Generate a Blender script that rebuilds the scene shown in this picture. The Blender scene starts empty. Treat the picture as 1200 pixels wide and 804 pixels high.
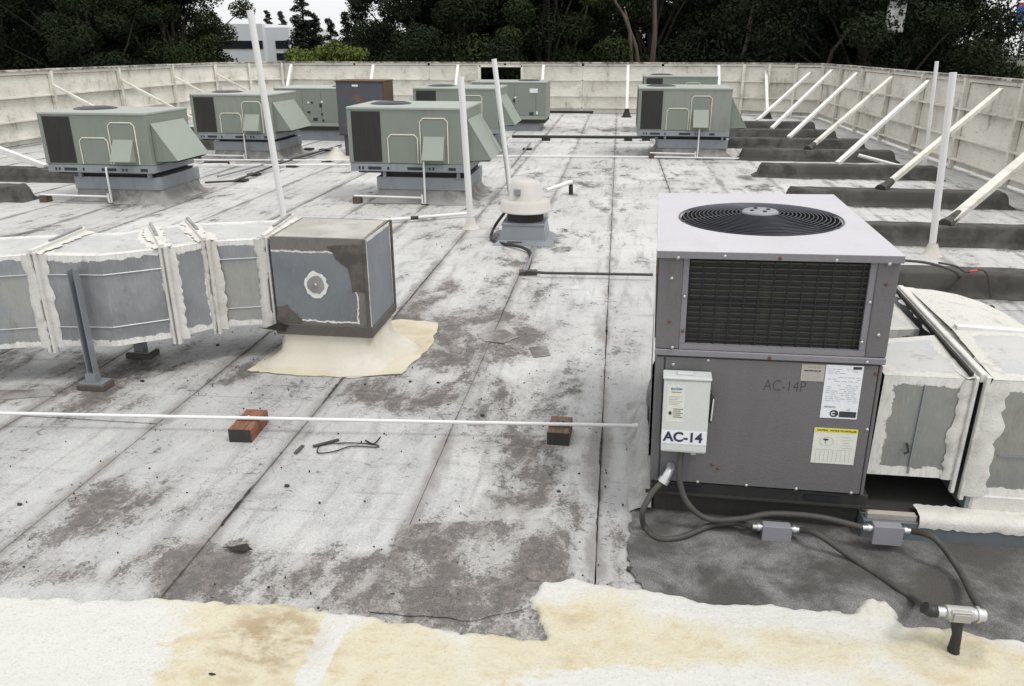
import bpy, bmesh, math, random
import numpy as np
from mathutils import Vector, Matrix, Euler
R = math.radians
S = bpy.context.scene
C = S.collection
# ------------------------------------------------------------------ camera
F_, CX, CY, EYE = 915.0, 600.0, 402.0, 2.4
PITCH = math.atan(347 / 915); YAW = R(7.34)
cam = bpy.data.cameras.new('camera'); cam.sensor_width = 36; cam.lens = F_ / 1200 * 36
cam.clip_start = .05; cam.clip_end = 2000
co = bpy.data.objects.new('camera', cam); C.objects.link(co)
co.location = (0, 0, EYE); co.rotation_euler = (math.pi / 2 - PITCH, 0, YAW)
S.camera = co
S.render.resolution_x, S.render.resolution_y = 1024, 686
# ------------------------------------------------------------------ light
SUN_EL, SUN_AZ = R(62), R(118)          # azimuth measured from +Y towards +X
W = bpy.data.worlds.new('World'); S.world = W; W.use_nodes = True
wt = W.node_tree; wt.nodes.clear()
sky = wt.nodes.new('ShaderNodeTexSky'); sky.sky_type = 'NISHITA'; sky.sun_disc = False
sky.sun_elevation = SUN_EL; sky.sun_rotation = SUN_AZ
sky.air_density = 1.0; sky.dust_density = 4.0; sky.ozone_density = 1.0
hs = wt.nodes.new('ShaderNodeHueSaturation'); hs.inputs['Saturation'].default_value = .16
bg = wt.nodes.new('ShaderNodeBackground'); bg.inputs[1].default_value = .15
wo = wt.nodes.new('ShaderNodeOutputWorld')
wt.links.new(sky.outputs[0], hs.inputs['Color']); cl = wt.nodes.new('ShaderNodeMix'); cl.data_type = 'RGBA'; cl.inputs[0].default_value = .85     # even white cloud deck over the clear sky
# overcast: a cloud deck brightens steadily from the horizon to the zenith
tc = wt.nodes.new('ShaderNodeTexCoord'); sx_ = wt.nodes.new('ShaderNodeSeparateXYZ'); mr = wt.nodes.new('ShaderNodeMapRange'); vm = wt.nodes.new('ShaderNodeVectorMath'); vm.operation = 'SCALE'
wt.links.new(tc.outputs['Generated'], sx_.inputs[0]); wt.links.new(sx_.outputs[2], mr.inputs[0]); mr.inputs[3].default_value = 5.6; mr.inputs[4].default_value = 8.3
vm.inputs[0].default_value = (.99, 1.0, 1.01); wt.links.new(mr.outputs[0], vm.inputs[3]); wt.links.new(vm.outputs[0], cl.inputs[7])
wt.links.new(hs.outputs[0], cl.inputs[6]); wt.links.new(cl.outputs[2], bg.inputs[0]); wt.links.new(bg.outputs[0], wo.inputs[0])
sl = bpy.data.lights.new('sun', 'SUN'); sl.energy = 1.15; sl.angle = R(14); sl.color = (1, .97, .93)
so = bpy.data.objects.new('sun', sl); C.objects.link(so)
sd = Vector((math.sin(SUN_AZ) * math.cos(SUN_EL), math.cos(SUN_AZ) * math.cos(SUN_EL), math.sin(SUN_EL)))
so.rotation_euler = sd.to_track_quat('Z', 'Y').to_euler(); so.location = (0, 0, 30)
S.view_settings.view_transform = 'Standard'; S.view_settings.look = 'None'
S.view_settings.exposure = .3; S.view_settings.gamma = 1
# ------------------------------------------------------------------ survey helpers: photo sight lines met with the ground or an upright plane
def _ray(x, y):
    a = x - CX; b = CY - y
    f = F_ * math.cos(PITCH) + b * math.sin(PITCH); u = b * math.cos(PITCH) - F_ * math.sin(PITCH)
    c, s = math.cos(YAW), math.sin(YAW)
    return (a * c - f * s, f * c + a * s, u)
def G(x, y, z=0.0):
    r = _ray(x, y); t = (z - EYE) / r[2]; return (r[0] * t, r[1] * t, z)
def at(x, y, Y):
    r = _ray(x, y); t = Y / r[1]; return (r[0] * t, Y, EYE + r[2] * t)
rnd = random.Random(7)
# ------------------------------------------------------------------ materials
class NT:
    def __init__(s, name):
        s.m = bpy.data.materials.new(name); s.m.use_nodes = True; s.t = s.m.node_tree; s.t.nodes.clear()
        s.o = s.t.nodes.new('ShaderNodeOutputMaterial'); s.b = s.t.nodes.new('ShaderNodeBsdfPrincipled')
        s.t.links.new(s.b.outputs[0], s.o.inputs[0])
    def n(s, k, **kw):
        a = s.t.nodes.new('ShaderNode' + k)
        for q, v in kw.items(): setattr(a, q, v)
        return a
    def l(s, a, b): s.t.links.new(a, b)
    def val(s, sock, v):
        if isinstance(v, (int, float)): sock.default_value = v
        elif isinstance(v, tuple): sock.default_value = v if len(v) == 4 else v + (1,)
        else: s.l(v, sock)
    def math(s, op, a, b=0.0, c=None, clamp=False):
        q = s.n('Math', operation=op, use_clamp=clamp); s.val(q.inputs[0], a); s.val(q.inputs[1], b)
        if c is not None: s.val(q.inputs[2], c)
        return q.outputs[0]
    def mix(s, f, a, b, mode='MIX'):
        q = s.n('Mix', data_type='RGBA', blend_type=mode); s.val(q.inputs[0], f); s.val(q.inputs[6], a); s.val(q.inputs[7], b)
        return q.outputs[2]
    def noise(s, vec, scale, detail=4, rough=.5, dist=0.0):
        q = s.n('TexNoise'); s.l(vec, q.inputs['Vector']); q.inputs['Scale'].default_value = scale
        q.inputs['Detail'].default_value = detail; q.inputs['Roughness'].default_value = rough
        q.inputs['Distortion'].default_value = dist
        return q.outputs[0]
    def ramp(s, v, lo, hi, a=0.0, b=1.0):
        q = s.n('MapRange', clamp=True); q.interpolation_type = 'SMOOTHSTEP'; s.val(q.inputs[0], v); s.val(q.inputs[1], lo); s.val(q.inputs[2], hi)
        s.val(q.inputs[3], a); s.val(q.inputs[4], b); return q.outputs[0]
    def pos(s, scale=(1, 1, 1), obj=False, off=(0, 0, 0)):
        if obj: v = s.n('TexCoord').outputs['Object']
        else: v = s.n('NewGeometry').outputs['Position']
        q = s.n('Mapping'); s.l(v, q.inputs[0]); q.inputs['Scale'].default_value = scale; q.inputs['Location'].default_value = off
        return q.outputs[0]
    def bump(s, h, st=.3, d=.01):
        q = s.n('Bump'); s.l(h, q.inputs['Height']); q.inputs['Strength'].default_value = st; q.inputs['Distance'].default_value = d
        s.l(q.outputs[0], s.b.inputs['Normal']); return q
    def fin(s, col, rough=.6, metal=0.0, spec=None):
        s.val(s.b.inputs['Base Color'], col); s.val(s.b.inputs['Roughness'], rough); s.val(s.b.inputs['Metallic'], metal)
        if spec is not None: s.b.inputs['Specular IOR Level'].default_value = spec
        return s.m
M = {}
def paint(name, col, rough=.55, dirt=.35, dcol=(.12, .11, .09), dscale=3.0, metal=0.0, streak=True, fine=.12, spec=None, bump=.15):
    t = NT(name)
    p = t.pos()
    ps = t.pos(scale=(6, 6, .8)) if streak else p
    a = t.noise(p, dscale, 6, .6); b = t.noise(ps, 2.5, 4, .6); f = t.noise(p, 90, 3, .6)
    m = t.ramp(t.math('MULTIPLY', a, b), .2, .5)
    c = t.mix(t.math('MULTIPLY', m, dirt), col, dcol)
    rn = t.n('ObjectInfo').outputs['Random']
    c = t.mix(t.math('MULTIPLY', rn, .1), c, tuple(min(1, x * .8) for x in col))
    c = t.mix(t.ramp(f, .35, .7, 0, fine), c, dcol)
    t.bump(t.math('ADD', t.math('MULTIPLY', a, .6), f), bump, .004)
    r = t.ramp(a, .3, .7, rough - .08, rough + .1)
    M[name] = t.fin(c, r, metal, spec); return M[name]
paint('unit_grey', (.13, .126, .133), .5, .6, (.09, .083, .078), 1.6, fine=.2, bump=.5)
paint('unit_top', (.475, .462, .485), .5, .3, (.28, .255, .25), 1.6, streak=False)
paint('unit_band', (.2, .195, .215), .5, .3, (.09, .08, .08))
paint('green_paint', (.2, .228, .192), .5, .35, (.14, .15, .12))
paint('green_faded', (.235, .255, .225), .6, .6, (.15, .15, .125), 1.8)
paint('green_light', (.275, .305, .265), .5, .2, (.2, .22, .17))  # lighter copy of the green; on sloped hoods it paints their stronger light
paint('green_top', (.32, .345, .31), .5, .3, (.25, .26, .22))
paint('curb_blue', (.24, .265, .29), .5, .5, (.13, .11, .1))
paint('galv', (.26, .28, .3), .4, .4, (.15, .145, .14), metal=.35)
paint('galv_bright', (.55, .56, .57), .3, .2, (.25, .24, .23), metal=.6)
paint('white_pipe', (.7, .7, .695), .45, .18, (.45, .42, .38))
paint('white_paint', (.72, .715, .695), .6, .5, (.4, .37, .3))
paint('disc_white', (.56, .58, .57), .45, .12, (.3, .3, .28))
paint('black', (.018, .018, .018), .6, .3, (.05, .05, .045))
paint('black_soft', (.03, .03, .028), .9, .5, (.07, .06, .05))
paint('grille_black', (.012, .013, .02), .45, .2, (.03, .03, .03))
paint('conduit_grey', (.045, .043, .038), .65, .35, (.13, .12, .1))
paint('jbox', (.25, .25, .28), .4, .2, (.15, .15, .15))
paint('cast_alu', (.4, .39, .37), .45, .3, (.25, .22, .18), metal=.3)
paint('slate_steel', (.12, .14, .155), .55, .5, (.07, .065, .06))
paint('label_white', (.74, .76, .8), .5, .05)
paint('label_cream', (.66, .67, .6), .5, .08)
paint('label_tan', (.4, .37, .32), .6, .1)
paint('label_yellow', (.72, .62, .06), .5, .1)
paint('ink', (.03, .03, .035), .6, 0)
paint('ink_soft', (.33, .34, .37), .6, 0)
paint('ink_navy', (.02, .025, .07), .6, 0)
paint('ink_blue', (.05, .15, .4), .6, 0)
paint('fan_cream', (.47, .455, .425), .5, .3, (.4, .35, .28), 5)
paint('grille_wire', (.03, .031, .045), .4, .1, (.03, .03, .03))
paint('fin', (.022, .022, .018), .6, .5, (.09, .085, .06))
paint('fin_light', (.085, .085, .068), .5, .4, (.06, .05, .04))
paint('rust_screw', (.12, .05, .03), .8, .2)
paint('bolt_steel', (.45, .45, .45), .35, .2, metal=.6)
paint('blue_sign', (.03, .12, .4), .5, 0)
paint('red_paint', (.5, .04, .03), .5, .1)
paint('building_white', (.68, .7, .72), .7, .1)
paint('glass_dark', (.015, .02, .028), .15, 0)
paint('sealant', (.62, .6, .5), .7, .3, (.4, .36, .26))
def wood(name, col, dk):
    t = NT(name); p = t.pos(obj=True, scale=(30, 3, 30)); g = t.noise(p, 2, 5, .6, 1.2)
    c = t.mix(t.ramp(g, .3, .7), col, dk); t.bump(g, .4, .004); M[name] = t.fin(c, .8)
wood('wood_red', (.27, .115, .06), (.1, .04, .022)); wood('wood_brown', (.2, .125, .085), (.08, .05, .035))
wood('wood_weathered', (.13, .1, .08), (.05, .04, .03))
def rust():
    t = NT('rusty'); p = t.pos(); a = t.noise(p, 2.2, 8, .65, .6)
    c = t.mix(t.ramp(a, .56, .72), (.07, .072, .085), (.19, .08, .04)); M['rusty'] = t.fin(c, .75); t.bump(a, .2)
    t = NT('rust_rim'); p = t.pos(); a = t.noise(p, 6, 8, .65)
    M['rust_rim'] = t.fin(t.mix(a, (.12, .06, .035), (.06, .038, .028)), .85)
rust()
def fencemat():
    t = NT('fence_paint'); p = t.pos(); ps = t.pos(scale=(3, 3, .7)); pz = t.pos(scale=(.8, .8, 9))
    a = t.noise(p, 1.3, 8, .65, .4); b = t.noise(ps, 3.0, 6, .65); g = t.noise(pz, 5, 5, .6); f = t.noise(p, 26, 6, .7)
    rn = t.n('ObjectInfo').outputs['Random']
    c = t.mix(rn, (.72, .7, .63), (.64, .62, .55))
    c = t.mix(t.ramp(a, .38, .7, 0, .6), c, (.42, .4, .35))
    c = t.mix(t.ramp(t.math('MULTIPLY', a, b), .29, .42, 0, .7), c, (.22, .2, .17))
    c = t.mix(t.ramp(g, .54, .72, 0, .5), c, (.25, .22, .18))
    c = t.mix(t.ramp(f, .62, .72, 0, .6), c, (.15, .13, .11))
    t.bump(t.math('ADD', a, t.math('MULTIPLY', f, .5)), .3, .01); M['fence_paint'] = t.fin(c, .7)
    t = NT('fence_cap'); p = t.pos(); a = t.noise(p, 5, 8, .75, .5); b = t.noise(p, 1.1, 3, .5)
    c = t.mix(t.ramp(t.math('ADD', a, t.math('MULTIPLY', b, .5)), .62, .84), (.5, .48, .42), (.11, .1, .085))
    t.bump(a, .4, .01); M['fence_cap'] = t.fin(c, .85)
fencemat()
BLOBS = [(4.4, 8.1, 2.3, .16, .8), (4.5, 10.4, 1.9, .16, .8), (4.5, 13.1, 1.9, .18, .8), (4.5, 15.95, 1.9, .2, .8), (-7.8, 12.4, 1.3, 1.1, .7), (-3, 13.1, 1.4, 1.2, .7), (-8, 17.6, 1.4, 1.3, .6), (1.8, 19.4, 1.6, 1.4, .6), (-1.13, 10.15, .6, .55, .8), (-1.96, 10.72, .3, .2, .7), (-2.4, 4.2, .22, .2, .5), (-.27, 4.3, .22, .2, .5), (-3.1, 2.75, .22, .3, .9), (-2.75, 3.3, .12, .4, .75), (-1.35, 5.6, .25, 1.2, .5), (-.75, 4.4, .3, .5, .5), (.12, 3.4, .1, .3, .8), (-1.1, 2.95, .85, .33, .9), (-.6, 3.25, .5, .5, .8), (-.3, 2.85, .45, .33, .9), (-1.95, 3.0, .42, .3, 1.0), (-.45, 3.75, .35, .22, 1.0), (-2.6, 2.85, .5, .14, .7), (-3.0, 3.1, .5, .3, .35),  # first ones paint contact shade, with grime, at curbs, units, fan, pole, blocks
         (-1.2, 6.4, .85, 1.2, .8), (-1.8, 7.4, .4, 1.1, .8), (-1.5, 5.15, .6, .5, .75), (-.45, 4.2, .3, .7, .7), (-1.1, 8.2, .5, 1.0, .5), (-.6, 5.2, .4, .8, .6), (-2.6, 3.5, .8, .3, .45), (-7, 9.5, 3, 1.2, .4), (-5, 8, 2, .8, .45), (1.5, 14, .8, 3, .4), (-.5, 15, 1.5, 3, .35), (-4.5, 17, 2, 2, .4), (-3.9, 4.75, .9, .3, .7), (-4.2, 5.35, 1.7, .45, .55), (-2.9, 5.45, .5, .3, .5), (-.35, 6.1, .3, .6, .4), (-2.2, 3.6, .25, .5, .3),  # the duct ones paint the shade under the left duct along with dirt
         (-1.1, 9.7, .7, .4, .3), (-.15, 3.5, .12, .6, .6), (-.5, 25, 2.5, 1.2, .45), (-2.7, 11.0, .6, .5, .3), (2.7, 15.5, .4, 1.6, .6), (2.3, 18, .6, .25, .7)]
def roofmat():
    t = NT('cap_sheet_coating'); p = t.pos()
    sheet = t.n('ObjectInfo').outputs['Random']
    big = t.noise(p, .55, 3, .5); mid = t.noise(t.pos(scale=(1, .55, 1)), 2.3, 10, .68, .3); sm = t.noise(t.pos(scale=(1, .7, 1), off=(3, 7, 0)), 9, 9, .7, .4)
    gr = t.noise(p, 160, 2, .6); gr2 = t.noise(p, 420, 2, .6)
    vor = t.n('TexVoronoi'); t.l(p, vor.inputs['Vector']); vor.inputs['Scale'].default_value = 13
    mask = t.n('Attribute', attribute_name='wear_shade').outputs['Fac']
    sep = t.n('SeparateXYZ'); t.l(t.n('NewGeometry').outputs['Position'], sep.inputs[0])
    near = t.ramp(sep.outputs[1], 3.5, 13.0, 1, 0)
    grain = t.math('MULTIPLY', t.math('SUBTRACT', t.noise(p, 75, 3, .75), .5), 1.0)     # edges dissolve into granules
    streak = t.noise(t.pos(scale=(5, .7, 1), off=(1, 2, 0)), 1.7, 6, .6, .2)
    brush = t.noise(t.pos(scale=(1.0, 7, 1), off=(4, 1, 0)), 1.2, 7, .65, .3)
    c = t.mix(sheet, (.59, .587, .572), (.49, .487, .475))
    c = t.mix(t.ramp(big, .35, .68, 0, .65), c, (.42, .415, .405))
    c = t.mix(t.math('MULTIPLY', near, t.ramp(t.math('ADD', mid, t.math('MULTIPLY', grain, .35)), .36, .6, .15, .75)), c, (.31, .312, .312))
    c = t.mix(t.ramp(t.math('ADD', streak, t.math('MULTIPLY', grain, .3)), .5, .72, 0, .65), c, (.23, .225, .22))
    c = t.mix(t.ramp(t.math('ADD', brush, t.math('MULTIPLY', grain, .3)), .54, .72, 0, .6), c, (.22, .21, .2))
    # dirt held along the lapped seams, one every metre
    fx_ = t.math('ABSOLUTE', t.math('SUBTRACT', t.math('FRACT', t.math('ADD', sep.outputs[0], .5)), .5))
    sd_ = t.math('ADD', fx_, t.math('ADD', t.math('MULTIPLY', t.math('SUBTRACT', mid, .5), .5), t.math('MULTIPLY', grain, .12)))
    c = t.mix(t.ramp(sd_, -.02, .07, .75, 0), c, (.17, .155, .145))
    # beige film of dried ponding, inside the stain areas and the painted shade
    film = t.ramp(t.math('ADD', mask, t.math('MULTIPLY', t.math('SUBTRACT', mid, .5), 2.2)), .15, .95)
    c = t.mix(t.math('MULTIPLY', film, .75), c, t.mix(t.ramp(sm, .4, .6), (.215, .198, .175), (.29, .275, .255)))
    # brown where the coating has worn through, more so in the painted shade
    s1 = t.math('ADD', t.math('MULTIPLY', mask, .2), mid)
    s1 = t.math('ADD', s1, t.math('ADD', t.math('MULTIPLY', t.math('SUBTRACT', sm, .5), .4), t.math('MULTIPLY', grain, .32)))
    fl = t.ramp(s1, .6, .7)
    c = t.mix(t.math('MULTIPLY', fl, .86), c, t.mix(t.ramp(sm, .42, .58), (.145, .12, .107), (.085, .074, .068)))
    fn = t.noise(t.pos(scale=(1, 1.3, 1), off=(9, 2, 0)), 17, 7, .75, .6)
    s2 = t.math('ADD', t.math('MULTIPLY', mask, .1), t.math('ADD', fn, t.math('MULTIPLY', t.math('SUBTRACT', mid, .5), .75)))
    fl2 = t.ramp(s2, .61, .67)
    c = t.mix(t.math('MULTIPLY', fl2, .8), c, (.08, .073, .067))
    # hairline crazing
    vc = t.n('TexVoronoi', feature='DISTANCE_TO_EDGE'); wv = t.n('VectorMath', operation='ADD'); nz_ = t.n('TexNoise'); t.l(p, nz_.inputs['Vector']); nz_.inputs['Scale'].default_value = 3.5; nz_.inputs['Detail'].default_value = 6
    t.l(p, wv.inputs[0]); t.l(nz_.outputs['Color'], wv.inputs[1]); t.l(wv.outputs[0], vc.inputs['Vector']); vc.inputs['Scale'].default_value = 2.2
    cr = t.math('MULTIPLY', t.ramp(vc.outputs['Distance'], .004, .012, 1, 0), t.ramp(t.math('ADD', big, t.math('MULTIPLY', mask, .3)), .5, .62))
    c = t.mix(t.math('MULTIPLY', cr, .7), c, (.13, .12, .11))
    # fine granules
    c = t.mix(t.ramp(gr, .32, .6, .32, 0), c, (.15, .143, .138))
    c = t.mix(t.ramp(gr2, .55, .75, 0, .45), c, (.78, .77, .75))
    sp = t.ramp(vor.outputs['Distance'], .025, .045, .8, 0)
    c = t.mix(t.math('MULTIPLY', sp, t.ramp(sm, .48, .56)), c, (.05, .045, .04))
    h = t.math('ADD', t.math('MULTIPLY', fl, -.8), t.math('ADD', t.math('MULTIPLY', gr, .35), t.math('MULTIPLY', mid, .8)))
    t.bump(h, .45, .006); M['roof'] = t.fin(c, .85, 0, .25)
roofmat()
def simple_noise(name, cols, scale, rough=.85, gran=.3, detail=8, bump=.4, stretch=(1, 1, 1), lo=.35, hi=.65):
    t = NT(name); p = t.pos(scale=stretch); a = t.noise(p, scale, detail, .65, .3); g = t.noise(t.pos(), 170, 2, .6); b = t.noise(p, scale * .23, 3, .5)
    c = t.mix(t.ramp(a, lo, hi), cols[0], cols[1])
    if len(cols) > 2: c = t.mix(t.ramp(b, .45, .65), c, cols[2])
    c = t.mix(t.ramp(g, .35, .65, gran, 0), c, (.03, .028, .025)); t.bump(t.math('ADD', a, t.math('MULTIPLY', g, .4)), bump, .008)
    M[name] = t.fin(c, rough, 0, .25)
simple_noise('tar_dark', ((.022, .02, .018), (.05, .045, .038), (.03, .028, .022)), 6)
simple_noise('curb_roofing', ((.045, .043, .038), (.11, .105, .095), (.07, .068, .06)), 3.5)
simple_noise('tar_band', ((.15, .135, .12), (.09, .08, .07), (.12, .11, .1)), 5)
simple_noise('flash_pale', ((.42, .42, .41), (.27, .265, .26), (.36, .36, .35)), 5)
simple_noise('wet_membrane', ((.085, .08, .076), (.27, .265, .26), (.1, .094, .089)), 2.6, .75, .55, detail=14, lo=.4, hi=.66)
simple_noise('roof_patch', ((.17, .148, .134), (.36, .352, .34), (.13, .113, .103)), 3.0, .85, .45, detail=15, lo=.4, hi=.6)
simple_noise('skirt', ((.38, .37, .355), (.2, .19, .18), (.3, .29, .28)), 4)
simple_noise('foam_white', ((.6, .585, .53), (.5, .465, .38), (.56, .53, .45)), 5, .8, .1)
simple_noise('foam_cream', ((.57, .51, .38), (.47, .41, .29), (.6, .56, .45)), 5, .8, .1)
simple_noise('ground_far', ((.05, .055, .03), (.08, .075, .05)), .4, .95, .1)
simple_noise('asphalt_old', ((.05, .05, .05), (.07, .068, .065)), 2, .95, .3)
simple_noise('bark', ((.06, .05, .04), (.035, .03, .022)), 6, .95, .1, stretch=(1, 1, .2))
simple_noise('bark_pale', ((.12, .1, .08), (.06, .05, .04)), 6, .95, .1, stretch=(1, 1, .2))
simple_noise('debris', ((.035, .03, .025), (.08, .07, .055)), 12)
def foammat():
    t = NT('foam_coating'); p = t.pos()
    a = t.noise(p, 2.6, 8, .6, .5); b = t.noise(t.pos(scale=(1, 1.6, 1)), 7, 10, .72, .2); f = t.noise(p, 75, 4, .7)
    ge = t.n('NewGeometry').outputs['Position']
    br = None
    for x, y, rx, ry, am in [(-1.45, 2.45, .42, .42, 1), (-.1, 2.63, .55, .35, .75), (.55, 2.75, .7, .16, .55), (1.55, 2.75, .35, .2, .8), (1.2, 2.35, .3, .3, .7), (-.8, 2.5, .45, .25, .6), (.3, 2.3, .5, .25, .45), (-2.2, 2.75, .5, .08, .6)]:
        q = t.n('Mapping'); t.l(ge, q.inputs[0]); q.inputs['Location'].default_value = (-x / rx, -y / ry, 0); q.inputs['Scale'].default_value = (1 / rx, 1 / ry, 0)
        ln = t.n('VectorMath', operation='LENGTH'); t.l(q.outputs[0], ln.inputs[0]); g = t.ramp(ln.outputs['Value'], .4, 1.3, am, 0)
        br = g if br is None else t.math('MAXIMUM', br, g)
    wh = None
    for x, y, rx, ry in [(-2.5, 2.42, .75, .3), (-1.12, 2.5, .06, .3), (.45, 2.42, .75, .14), (-2.9, 2.1, 1, .4)]:
        q = t.n('Mapping'); t.l(ge, q.inputs[0]); q.inputs['Location'].default_value = (-x / rx, -y / ry, 0); q.inputs['Scale'].default_value = (1 / rx, 1 / ry, 0)
        ln = t.n('VectorMath', operation='LENGTH'); t.l(q.outputs[0], ln.inputs[0]); g = t.ramp(t.math('ADD', ln.outputs['Value'], t.math('MULTIPLY', t.math('SUBTRACT', b, .5), 1.6)), .7, 1.25, 1.2, 0)
        wh = g if wh is None else t.math('MAXIMUM', wh, g)
    br = t.math('SUBTRACT', t.math('ADD', br, .22), wh)
    yel = t.ramp(t.math('ADD', br, t.math('MULTIPLY', t.math('SUBTRACT', a, .5), 1.6)), .2, .8)
    c = t.mix(yel, (.6, .595, .56), (.585, .54, .41))
    c = t.mix(t.ramp(t.math('MULTIPLY', yel, b), .45, .66, 0, .45), c, (.45, .35, .19))
    d = t.n('Mapping'); t.l(ge, d.inputs[0]); d.inputs['Location'].default_value = (1.38 / .25, -2.52 / .25, 0); d.inputs['Scale'].default_value = (1 / .25, 1 / .25, 0)
    ln = t.n('VectorMath', operation='LENGTH'); t.l(d.outputs[0], ln.inputs[0])
    c = t.mix(t.math('MULTIPLY', t.ramp(ln.outputs['Value'], .2, 1.4, 1, 0), t.ramp(b, .4, .6, .1, .8)), c, (.3, .22, .12))
    c = t.mix(t.ramp(b, .62, .72, 0, .4), c, (.35, .3, .24))
    c = t.mix(t.ramp(f, .52, .66, 0, .4), c, (.42, .36, .25))
    t.bump(t.math('ADD', t.math('MULTIPLY', b, 1.6), t.math('MULTIPLY', f, .7)), .8, .012)
    M['foam'] = t.fin(c, .75, 0, .3)
foammat()
simple_noise('mastic', ((.66, .65, .61), (.5, .485, .44), (.6, .585, .54)), 9, .75, .12, bump=.9, detail=10, lo=.45, hi=.75)
def coated(name, inner, border, width, amp=.05, line=None, scale=14, inner2=None):
    """sheet metal with brushed sealant along the panel edges; UVs carry metres to the edges"""
    t = NT(name)
    u1 = t.n('UVMap', uv_map='near'); u2 = t.n('UVMap', uv_map='far')
    a = t.n('SeparateXYZ'); b = t.n('SeparateXYZ'); t.l(u1.outputs[0], a.inputs[0]); t.l(u2.outputs[0], b.inputs[0])
    d = t.math('MINIMUM', t.math('MINIMUM', a.outputs[0], a.outputs[1]), t.math('MINIMUM', b.outputs[0], b.outputs[1]))
    p = t.pos(); n1 = t.noise(p, scale, 6, .65, .5); n2 = t.noise(p, 3.0, 4, .5); brush = t.noise(t.pos(scale=(6, 6, 1.2)), 12, 4, .6)
    dd = t.math('ADD', d, t.math('MULTIPLY', t.math('SUBTRACT', n1, .5), amp * 2))
    dd = t.math('ADD', dd, t.math('MULTIPLY', t.math('SUBTRACT', n2, .5), amp * 1.5))
    m = t.ramp(dd, width - .003, width + .003)
    i2 = inner2 or tuple(x * .72 for x in inner)
    ic = t.mix(t.ramp(n2, .35, .65), inner, i2)
    ic = t.mix(t.ramp(brush, .5, .75, 0, .35), ic, tuple(min(1, x * 1.35) for x in inner))
    bc = t.mix(t.ramp(brush, .4, .7, 0, .55), border, tuple(x * .68 for x in border))
    bc = t.mix(t.ramp(n1, .58, .7, 0, .5), bc, tuple(x * .55 for x in border))
    c = t.mix(m, bc, ic)
    gm = t.noise(t.pos(scale=(1, 1, .5), off=(2, 5, 1)), 6, 9, .72, .3)
    c = t.mix(t.ramp(gm, .54, .7, 0, .55), c, (.17, .15, .125))
    if line:
        ml = t.math('MULTIPLY', t.ramp(dd, width - .006, width - .001), t.ramp(dd, width + .006, width + .012, 1, 0))
        c = t.mix(ml, c, line)
    t.bump(t.math('ADD', t.math('ADD', t.math('MULTIPLY', m, -.7), t.math('MULTIPLY', n2, 5)), t.math('MULTIPLY', brush, .5)), .5, .006)
    t.val(t.b.inputs['Metallic'], t.math('MULTIPLY', m, .3))
    t.val(t.b.inputs['Base Color'], c); t.val(t.b.inputs['Roughness'], t.ramp(m, 0, 1, .75, .42)); M[name] = t.m
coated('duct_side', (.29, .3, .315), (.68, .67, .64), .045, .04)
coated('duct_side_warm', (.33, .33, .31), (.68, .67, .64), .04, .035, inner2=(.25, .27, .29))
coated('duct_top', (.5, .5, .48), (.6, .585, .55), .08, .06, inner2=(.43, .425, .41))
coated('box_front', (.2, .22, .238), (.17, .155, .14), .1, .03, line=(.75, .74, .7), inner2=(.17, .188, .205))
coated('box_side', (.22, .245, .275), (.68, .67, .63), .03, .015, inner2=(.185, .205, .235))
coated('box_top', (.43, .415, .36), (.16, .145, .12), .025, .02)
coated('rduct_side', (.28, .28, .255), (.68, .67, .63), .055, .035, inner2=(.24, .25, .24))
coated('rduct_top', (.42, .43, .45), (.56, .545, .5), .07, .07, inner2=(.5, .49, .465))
def leafmat(name, a, b, c3):
    t = NT(name); at_ = t.n('Attribute', attribute_name='tone'); p = t.pos()
    n = t.noise(p, .5, 4, .6); rn = t.n('ObjectInfo').outputs['Random']
    c = t.mix(at_.outputs['Fac'], a, b); c = t.mix(t.ramp(n, .45, .7, 0, .6), c, c3)
    c = t.mix(t.math('MULTIPLY', rn, .3), c, tuple(x * .5 for x in a))
    t.b.inputs['Subsurface Weight'].default_value = 0
    M[name] = t.fin(c, .85, 0, .12)
leafmat('leaf_dark', (.012, .018, .009), (.027, .038, .017), (.018, .025, .012))
leafmat('leaf_mid', (.016, .024, .01), (.048, .064, .02), (.025, .035, .014))
leafmat('leaf_bright', (.05, .075, .02), (.15, .175, .04), (.08, .105, .025))
leafmat('leaf_conifer', (.014, .022, .015), (.03, .042, .025), (.02, .028, .018))
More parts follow.
